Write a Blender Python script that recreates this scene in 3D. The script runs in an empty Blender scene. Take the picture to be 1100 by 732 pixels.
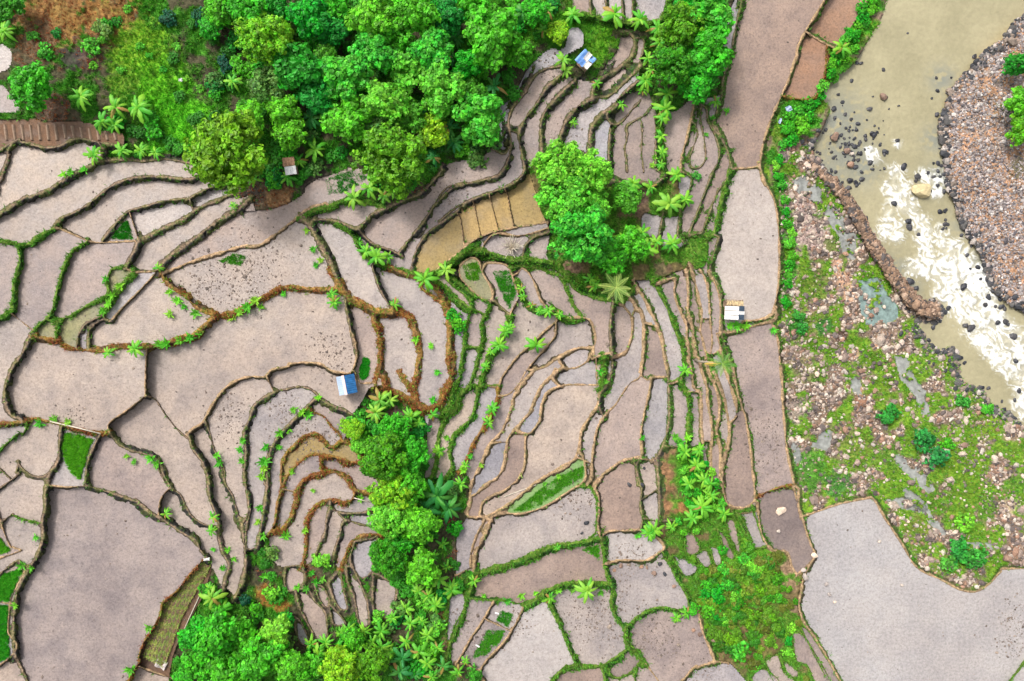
import bpy, math, random
import numpy as np
from mathutils import Vector, Matrix, Quaternion

# ------------------------------------------------------------------ camera, sky, sun, exposure
S = bpy.context.scene
CAMZ, FPX, CU, CV = 105.0, 727.0, 550.0, 366.0      # drone height, focal length in photo pixels, nadir point
cam = bpy.data.cameras.new('camera'); camo = bpy.data.objects.new('camera', cam)
S.collection.objects.link(camo); S.camera = camo
cam.sensor_width = 36.0; cam.lens = FPX/1100*36.0; cam.clip_end = 2000
camo.location = (0, 0, CAMZ); camo.rotation_euler = (0, 0, 0)
SUN_EL, SUN_AZ = math.radians(52), math.radians(-40)     # light comes from the upper left of the picture
wd = bpy.data.worlds.new('World'); S.world = wd; wd.use_nodes = True
wn = wd.node_tree; bg = wn.nodes['Background']
sky = wn.nodes.new('ShaderNodeTexSky'); sky.sky_type = 'NISHITA'; sky.sun_disc = False
sky.sun_elevation = SUN_EL; sky.sun_rotation = SUN_AZ; sky.dust_density = 6.0; sky.air_density = 1.0; sky.ozone_density = 1.0
hs = wn.nodes.new('ShaderNodeHueSaturation'); hs.inputs['Saturation'].default_value = 0.3   # cloud veil: grey sky
wn.links.new(sky.outputs[0], hs.inputs['Color']); wn.links.new(hs.outputs[0], bg.inputs[0]); bg.inputs[1].default_value = 0.12
sl = bpy.data.lights.new('sun', 'SUN'); slo = bpy.data.objects.new('sun', sl); S.collection.objects.link(slo)
sl.energy = 1.5; sl.angle = math.radians(10); sl.color = (1.0, 0.96, 0.9)
sd = Vector((math.sin(SUN_AZ)*math.cos(SUN_EL), math.cos(SUN_AZ)*math.cos(SUN_EL), math.sin(SUN_EL)))
slo.rotation_euler = sd.to_track_quat('Z', 'Y').to_euler(); slo.location = (0, 0, 140)
S.view_settings.view_transform = 'Standard'; S.view_settings.look = 'None'
S.view_settings.exposure = 0.68; S.view_settings.gamma = 1.0
S.cycles.max_bounces = 6; S.cycles.transparent_max_bounces = 6

rnd = random.Random(7); rng = np.random.default_rng(7)
COL = S.collection

# ------------------------------------------------------------------ helpers
def link(o, parent=None):
    COL.objects.link(o)
    if parent is not None: o.parent = parent
    return o
def tag(o, label=None, cat=None, group=None, kind=None):
    if label: o['label'] = label
    if cat: o['category'] = cat
    if group: o['group'] = group
    if kind: o['kind'] = kind
    return o
def empty(name, loc, rz=0.0):
    o = bpy.data.objects.new(name, None); link(o); o.location = loc; o.rotation_euler = (0, 0, rz); o.empty_display_size = .3
    return o
def npmesh(name, V, F, smooth=True, col=None, mat=None):
    """V (n,3), F (m,k) arrays -> mesh; col (n,3) per-vertex base colour"""
    V = np.asarray(V, np.float32); F = np.asarray(F, np.int32)
    m = bpy.data.meshes.new(name); k = F.shape[1]
    m.vertices.add(len(V)); m.vertices.foreach_set('co', V.ravel())
    m.loops.add(F.size); m.loops.foreach_set('vertex_index', F.ravel())
    m.polygons.add(len(F)); m.polygons.foreach_set('loop_start', np.arange(0, F.size, k, dtype=np.int32))
    m.polygons.foreach_set('use_smooth', np.full(len(F), smooth, bool))
    m.update(calc_edges=True)
    if col is not None:
        a = m.color_attributes.new('Col', 'FLOAT_COLOR', 'POINT')
        c = np.ones((len(V), 4), np.float32); c[:, :3] = col; a.data.foreach_set('color', c.ravel())
    if mat: m.materials.append(mat)
    return m
def pymesh(name, V, F, mat=None, smooth=False):
    m = bpy.data.meshes.new(name); m.from_pydata([tuple(v) for v in V], [], F); m.update()
    if smooth: m.polygons.foreach_set('use_smooth', np.full(len(m.polygons), True, bool))
    if mat: m.materials.append(mat)
    return m
def mobj(name, mesh, parent=None, loc=None, rot=None, scale=None):
    o = bpy.data.objects.new(name, mesh); link(o, parent)
    if loc is not None: o.location = loc
    if rot is not None: o.rotation_euler = rot
    if scale is not None: o.scale = scale if hasattr(scale, '__len__') else (scale,)*3
    return o
class MB:
    """collects boxes and tubes into one mesh"""
    def __init__(s): s.V = []; s.F = []
    def box(s, c, d, M=None):
        b = len(s.V)
        for x in (-1, 1):
            for y in (-1, 1):
                for z in (-1, 1):
                    p = Vector((c[0]+x*d[0]/2, c[1]+y*d[1]/2, c[2]+z*d[2]/2)); s.V.append(M @ p if M else p)
        for f in ((0,1,3,2),(4,6,7,5),(0,4,5,1),(2,3,7,6),(0,2,6,4),(1,5,7,3)): s.F.append([b+i for i in f])
        return s
    def tube(s, pts, rad, n=6, cap=True):
        pts = [Vector(p) for p in pts]; b = len(s.V)
        for i, p in enumerate(pts):
            d = (pts[min(i+1, len(pts)-1)]-pts[max(i-1, 0)]).normalized()
            q = d.to_track_quat('Z', 'Y')
            for k in range(n):
                a = 2*math.pi*k/n; s.V.append(p+q @ Vector((math.cos(a)*rad[i], math.sin(a)*rad[i], 0)))
        for i in range(len(pts)-1):
            for k in range(n): s.F.append([b+i*n+k, b+i*n+(k+1) % n, b+(i+1)*n+(k+1) % n, b+(i+1)*n+k])
        if cap:
            s.F.append([b+k for k in range(n)][::-1]); s.F.append([b+(len(pts)-1)*n+k for k in range(n)])
        return s
    def grid(s, nu, nv, fn):
        b = len(s.V)
        for j in range(nv+1):
            for i in range(nu+1): s.V.append(Vector(fn(i/nu, j/nv)))
        for j in range(nv):
            for i in range(nu):
                k = b+j*(nu+1)+i; s.F.append([k, k+1, k+nu+2, k+nu+1])
        return s
    def mesh(s, name, mat, smooth=False): return pymesh(name, s.V, s.F, mat, smooth)
def W(u, v, z): k = (CAMZ-z)/FPX; return ((u-CU)*k, -(v-CV)*k, z)
def vnoise(x, y, seed=0):
    r = np.random.default_rng(seed+1000).random((128, 128)).astype(np.float32)
    xi = np.floor(x).astype(int); yi = np.floor(y).astype(int); fx = x-xi; fy = y-yi
    fx = fx*fx*(3-2*fx); fy = fy*fy*(3-2*fy); a = xi % 128; b = yi % 128; a1 = (a+1) % 128; b1 = (b+1) % 128
    return (r[a, b]*(1-fx)+r[a1, b]*fx)*(1-fy)+(r[a, b1]*(1-fx)+r[a1, b1]*fx)*fy
def fbm(x, y, seed=0, o=3):
    s = 0; w = 0
    for i in range(o): s = s+vnoise(x*2**i+17*i, y*2**i+5*i, seed+i)*0.5**i; w += 0.5**i
    return s/w
def sstep(a, b, x): t = np.clip((x-a)/(b-a), 0, 1); return t*t*(3-2*t)

# ------------------------------------------------------------------ materials
def newmat(name):
    m = bpy.data.materials.new(name); m.use_nodes = True; nt = m.node_tree; nt.nodes.clear()
    out = nt.nodes.new('ShaderNodeOutputMaterial'); b = nt.nodes.new('ShaderNodeBsdfPrincipled'); nt.links.new(b.outputs[0], out.inputs[0])
    return m, nt, b, out
def N(nt, t, **kw):
    n = nt.nodes.new(t)
    for k, v in kw.items():
        if k in n.inputs: n.inputs[k].default_value = v
        else: setattr(n, k, v)
    return n
def mixc(nt, fac, a, b, mode='MIX'):
    n = nt.nodes.new('ShaderNodeMix'); n.data_type = 'RGBA'; n.blend_type = mode
    for s, v in ((n.inputs[0], fac), (n.inputs[6], a), (n.inputs[7], b)):
        if hasattr(v, 'default_value') or hasattr(v, 'is_linked'): nt.links.new(v, s)
        elif isinstance(v, tuple): s.default_value = (*v, 1)
        else: s.default_value = v
    return n.outputs[2]
def ramp(nt, inp, stops):
    n = nt.nodes.new('ShaderNodeValToRGB'); nt.links.new(inp, n.inputs[0]); e = n.color_ramp.elements
    while len(e) < len(stops): e.new(0.5)
    for el, (p, c) in zip(e, stops): el.position = p; el.color = (*c, 1) if len(c) == 3 else c
    return n.outputs[0]
def noise(nt, scale, detail=4, rough=.6, coord=None, typ='ShaderNodeTexNoise'):
    n = nt.nodes.new(typ); n.inputs['Scale'].default_value = scale
    if typ == 'ShaderNodeTexNoise': n.inputs['Detail'].default_value = detail; n.inputs['Roughness'].default_value = rough
    if coord is not None: nt.links.new(coord, n.inputs['Vector'])
    return n
def geo(nt): return nt.nodes.new('ShaderNodeNewGeometry').outputs['Position']
def bump(nt, b, h, strength=.5, dist=.05):
    n = nt.nodes.new('ShaderNodeBump'); n.inputs['Strength'].default_value = strength; n.inputs['Distance'].default_value = dist
    nt.links.new(h, n.inputs['Height']); nt.links.new(n.outputs[0], b.inputs['Normal'])
def m_plain(name, c, rough=.7, var=.25, scale=3.0, spec=.3, metal=0.0):
    m, nt, b, _ = newmat(name); g = noise(nt, scale, coord=geo(nt))
    c0 = tuple(x*(1-var) for x in c); c1 = tuple(min(1, x*(1+var)) for x in c)
    nt.links.new(ramp(nt, g.outputs[0], [(.3, c0), (.7, c1)]), b.inputs['Base Color'])
    b.inputs['Roughness'].default_value = rough; b.inputs['Specular IOR Level'].default_value = spec; b.inputs['Metallic'].default_value = metal
    bump(nt, b, g.outputs[0], .4, .03); return m
def m_earth(name, fine=5.0, contrast=.55, rough=.9, dist=.12):
    """vertex base colour times fine natural mottling"""
    m, nt, b, _ = newmat(name); g = geo(nt)
    a = N(nt, 'ShaderNodeVertexColor', layer_name='Col')
    n1 = noise(nt, fine, 6, .7, g); n2 = noise(nt, fine*.25, 3, .6, g)
    f1 = ramp(nt, n1.outputs[0], [(.28, (1-contrast,)*3), (.5, (1, 1, 1)), (.72, (1+contrast,)*3)])
    f2 = ramp(nt, n2.outputs[0], [(.3, (.75, .78, .75)), (.7, (1.25, 1.2, 1.15))])
    nt.links.new(mixc(nt, 1.0, mixc(nt, 1.0, a.outputs[0], f1, 'MULTIPLY'), f2, 'MULTIPLY'), b.inputs['Base Color'])
    b.inputs['Roughness'].default_value = rough; b.inputs['Specular IOR Level'].default_value = .25
    bump(nt, b, n1.outputs[0], .9, dist); return m
def m_mud(name, c1, c2, speck=.5, rough=.45):
    """wet puddled mud with stubble specks"""
    m, nt, b, _ = newmat(name); g = geo(nt)
    oi = nt.nodes.new('ShaderNodeObjectInfo')
    n1 = noise(nt, .10, 3, .55, g); n2 = noise(nt, 2.4, 5, .75, g); n3 = noise(nt, 4.2, 3, .7, g); n4 = noise(nt, .33, 4, .6, g)
    base = ramp(nt, n1.outputs[0], [(.35, c1), (.65, c2)])
    hue = ramp(nt, oi.outputs['Random'], [(0, (.90, .93, .98)), (.35, (1.02, 1.0, 1.0)), (.7, (1.0, .96, .94)), (1, (1.12, 1.06, 1.0))])
    base = mixc(nt, 1.0, base, hue, 'MULTIPLY')
    f2 = ramp(nt, n2.outputs[0], [(.28, (.70, .68, .66)), (.5, (1, 1, 1)), (.74, (1.22, 1.20, 1.18))])
    base = mixc(nt, 1.0, base, f2, 'MULTIPLY')
    f4 = ramp(nt, n4.outputs[0], [(.36, (1-.40*min(speck, .5), 1-.38*min(speck, .5), 1-.30*min(speck, .5))), (.62, (1.06, 1.05, 1.04))])
    base = mixc(nt, 1.0, base, f4, 'MULTIPLY')
    n5 = noise(nt, .055, 4, .65, g)
    base = mixc(nt, ramp(nt, n5.outputs[0], [(.46, (0, 0, 0)), (.62, (.55,)*3)]), base, mixc(nt, 1.0, base, (1.0, 1.045, 1.09), 'MULTIPLY'))  # bluish water sheen tinted into the base colour in broad patches
    # stubble clods: small dark specks gathered in drifts
    v = nt.nodes.new('ShaderNodeTexVoronoi'); v.inputs['Scale'].default_value = 2.6; nt.links.new(g, v.inputs['Vector'])
    vs = ramp(nt, v.outputs['Distance'], [(.10, (1, 1, 1)), (.24, (0, 0, 0))])
    sel = ramp(nt, n4.outputs[0], [(.46, (0, 0, 0)), (.62, (1, 1, 1))])
    k = mixc(nt, 1.0, vs, sel, 'MULTIPLY'); k2 = mixc(nt, 1.0, k, (speck,)*3, 'MULTIPLY')
    base = mixc(nt, k2, base, (.15, .12, .10))
    s3 = ramp(nt, n3.outputs[0], [(.28, (1-.5*speck-.06,)*3), (.45, (1, 1, 1)), (.68, (1.13, 1.13, 1.12))])
    base = mixc(nt, 1.0, base, s3, 'MULTIPLY')
    nt.links.new(base, b.inputs['Base Color'])
    nt.links.new(ramp(nt, n4.outputs[0], [(.35, (rough*.6,)*3), (.6, (rough*1.3,)*3)]), b.inputs['Roughness'])
    b.inputs['Specular IOR Level'].default_value = .5
    bump(nt, b, n2.outputs[0], .7, .10); return m
def m_leaf(name, c, var=.45, trans=.35, rough=.5):
    m, nt, b, out = newmat(name)
    a = N(nt, 'ShaderNodeVertexColor', layer_name='Col'); oi = nt.nodes.new('ShaderNodeObjectInfo')
    hs = nt.nodes.new('ShaderNodeHueSaturation')
    mr = nt.nodes.new('ShaderNodeMapRange'); nt.links.new(oi.outputs['Random'], mr.inputs[0]); mr.inputs[3].default_value = .475; mr.inputs[4].default_value = .525
    mv = nt.nodes.new('ShaderNodeMapRange'); nt.links.new(oi.outputs['Random'], mv.inputs[0]); mv.inputs[3].default_value = 1.15; mv.inputs[4].default_value = .85
    nt.links.new(mr.outputs[0], hs.inputs['Hue']); nt.links.new(mv.outputs[0], hs.inputs['Value'])
    nt.links.new(mixc(nt, 1.0, a.outputs[0], c, 'MULTIPLY'), hs.inputs['Color'])
    nt.links.new(hs.outputs[0], b.inputs['Base Color']); b.inputs['Roughness'].default_value = rough; b.inputs['Specular IOR Level'].default_value = .35
    t = nt.nodes.new('ShaderNodeBsdfTranslucent'); nt.links.new(hs.outputs[0], t.inputs[0])
    mx = nt.nodes.new('ShaderNodeMixShader'); mx.inputs[0].default_value = trans
    nt.links.new(b.outputs[0], mx.inputs[1]); nt.links.new(t.outputs[0], mx.inputs[2]); nt.links.new(mx.outputs[0], out.inputs[0])
    return m
M = {}
M['earth'] = m_earth('bund_earth', 4.0, .6)
M['ground'] = m_earth('ground_earth', 2.2, .6, .95, .2)
M['mud_pink'] = m_mud('mud_pink', (.262, .208, .186), (.325, .262, .23), .6)
M['mud_grey'] = m_mud('mud_grey', (.295, .26, .245), (.345, .305, .282), .45, .3)
M['mud_clay'] = m_mud('mud_clay', (.225, .168, .142), (.285, .215, .178), .6)
M['mud_tan'] = m_mud('mud_tan', (.312, .255, .217), (.362, .30, .253), .6)
M['mud_blue'] = m_mud('mud_blue', (.285, .262, .265), (.34, .31, .305), .6, .22)
M['pond'] = m_mud('pond_mud', (.35, .315, .295), (.40, .365, .34), .12, .12)
M['ochre'] = m_mud('dry_stubble', (.33, .23, .085), (.39, .27, .115), .5, .9)
M['clay_orange'] = m_mud('orange_clay', (.26, .155, .10), (.32, .20, .135), .7, .8)
M['weedy'] = m_mud('weedy_mud', (.18, .20, .085), (.34, .29, .20), .6, .7)
M['green_water'] = m_mud('algae_mud', (.15, .27, .075), (.19, .31, .11), .2, .5)
M['tilled'] = m_mud('tilled_soil', (.12, .07, .042), (.155, .09, .055), .6, .9)
LEAFC = {'light': (.17, .64, .04), 'mid': (.075, .53, .018), 'dark': (.045, .38, .02), 'olive': (.11, .40, .010), 'yellow': (.25, .60, .015),
         'teal': (.015, .16, .07), 'emerald': (.05, .40, .045), 'sage': (.14, .36, .06), 'banana': (.15, .52, .03), 'banana_dark': (.04, .30, .035), 'banana_pale': (.21, .54, .045)}
for k, c in LEAFC.items(): M[k] = m_leaf('leaf_'+k, c)
M['grass'] = m_leaf('grass_blades', (1, 1, 1), trans=.3)
M['bark'] = m_plain('bark', (.16, .115, .08), .9, .4, 4)
M['stem'] = m_plain('banana_stem', (.16, .22, .06), .6, .3, 4)
M['palm_trunk'] = m_plain('palm_trunk', (.42, .36, .29), .8, .3, 5)
M['wood'] = m_plain('weathered_wood', (.26, .18, .12), .85, .4, 5)
M['bamboo'] = m_plain('pale_bamboo', (.58, .52, .42), .5, .2, 5)
M['twig'] = m_plain('dead_twig', (.62, .55, .45), .8, .2, 5)
M['white'] = m_plain('white_sheet', (.68, .67, .65), .5, .22, 2.2)
M['rust'] = m_plain('rusty_sheet', (.30, .17, .10), .8, .5, 3)
M['blue'] = m_plain('blue_sheet_metal', (.02, .12, .30), .5, .3, 2.5)
M['paleblue'] = m_plain('faded_blue_sheet_metal', (.36, .45, .60), .45, .15, 1.2)
M['pink'] = m_plain('pale_pink_ridge', (.80, .58, .56), .5, .1, 2)
M['pale_pulp'] = m_plain('grimy_sheet', (.46, .40, .38), .6, .45, 4)
M['tarp'] = m_plain('blue_tarpaulin', (.16, .33, .72), .45, .3, 2)
M['slate'] = m_plain('dark_slate_sheet', (.05, .075, .11), .5, .3, 2)
M['thatch'] = m_plain('straw', (.62, .48, .27), .9, .35, 6)
def m_rock(name, c, var=.4, rough=.75, spec=.35):
    m, nt, b, _ = newmat(name); g = geo(nt); n1 = noise(nt, 3.5, 6, .7, g); oi = nt.nodes.new('ShaderNodeObjectInfo')
    f = ramp(nt, n1.outputs[0], [(.3, (1-var,)*3), (.7, (1+var,)*3)])
    r = ramp(nt, oi.outputs['Random'], [(0, (.6, .6, .65)), (.5, (1, 1, 1)), (1, (1.45, 1.3, 1.15))])
    nt.links.new(mixc(nt, 1.0, mixc(nt, 1.0, f, r, 'MULTIPLY'), c, 'MULTIPLY'), b.inputs['Base Color'])
    b.inputs['Roughness'].default_value = rough; b.inputs['Specular IOR Level'].default_value = spec
    bump(nt, b, n1.outputs[0], .8, .08); return m
M['rock_dark'] = m_rock('wet_dark_rock', (.045, .047, .055), .6, .42, .4)
M['rock_pale'] = m_rock('pale_rock', (.50, .43, .37), .3)
M['rock_brown'] = m_rock('brown_rock', (.26, .17, .125), .4)
M['rock_tan'] = m_rock('tan_boulder', (.56, .46, .26), .25)
M['stones'] = m_earth('stones', 6.0, .3, .75, .05)

# ------------------------------------------------------------------ traced terrace map (photo pixels via zoom tiles)
T = dict(A=(0,0,200), B=(200,0,200), C=(400,0,200), D=(600,0,200), E=(800,0,200), F=(900,0,200), G=(0,150,200), H=(150,180,200), I=(300,180,200),
 J=(400,100,200), K=(560,20,160), L=(640,90,160), M=(0,320,200), N=(150,360,160), O=(260,360,160), P=(0,440,160), Q=(0,560,172), R=(110,500,160),
 S=(260,480,160), U=(130,572,160), V=(440,260,160), W=(560,240,160), X=(450,380,160), Y=(570,360,160), Z=(680,260,180), AA=(680,400,180), BB=(480,500,180),
 CC=(480,572,160), DD=(620,500,160), EE=(620,572,160), FF=(740,552,180), GG=(900,532,200), HH=(900,150,200), II=(800,150,200), JJ=(830,330,200), KK=(930,380,170),
 LA=(360,400,160), LB=(360,540,160), LC=(280,600,132), LD=(180,600,132), LE=(400,600,132), LF=(560,140,200), LG=(270,90,160), PX=(0,0,732))
def tp(t, s):
    x0, y0, w = T[t]; k = w/732
    return [(x0+k*float(a), y0+k*float(b)) for a, b in (q.split(',') for q in s.split())]
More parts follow.
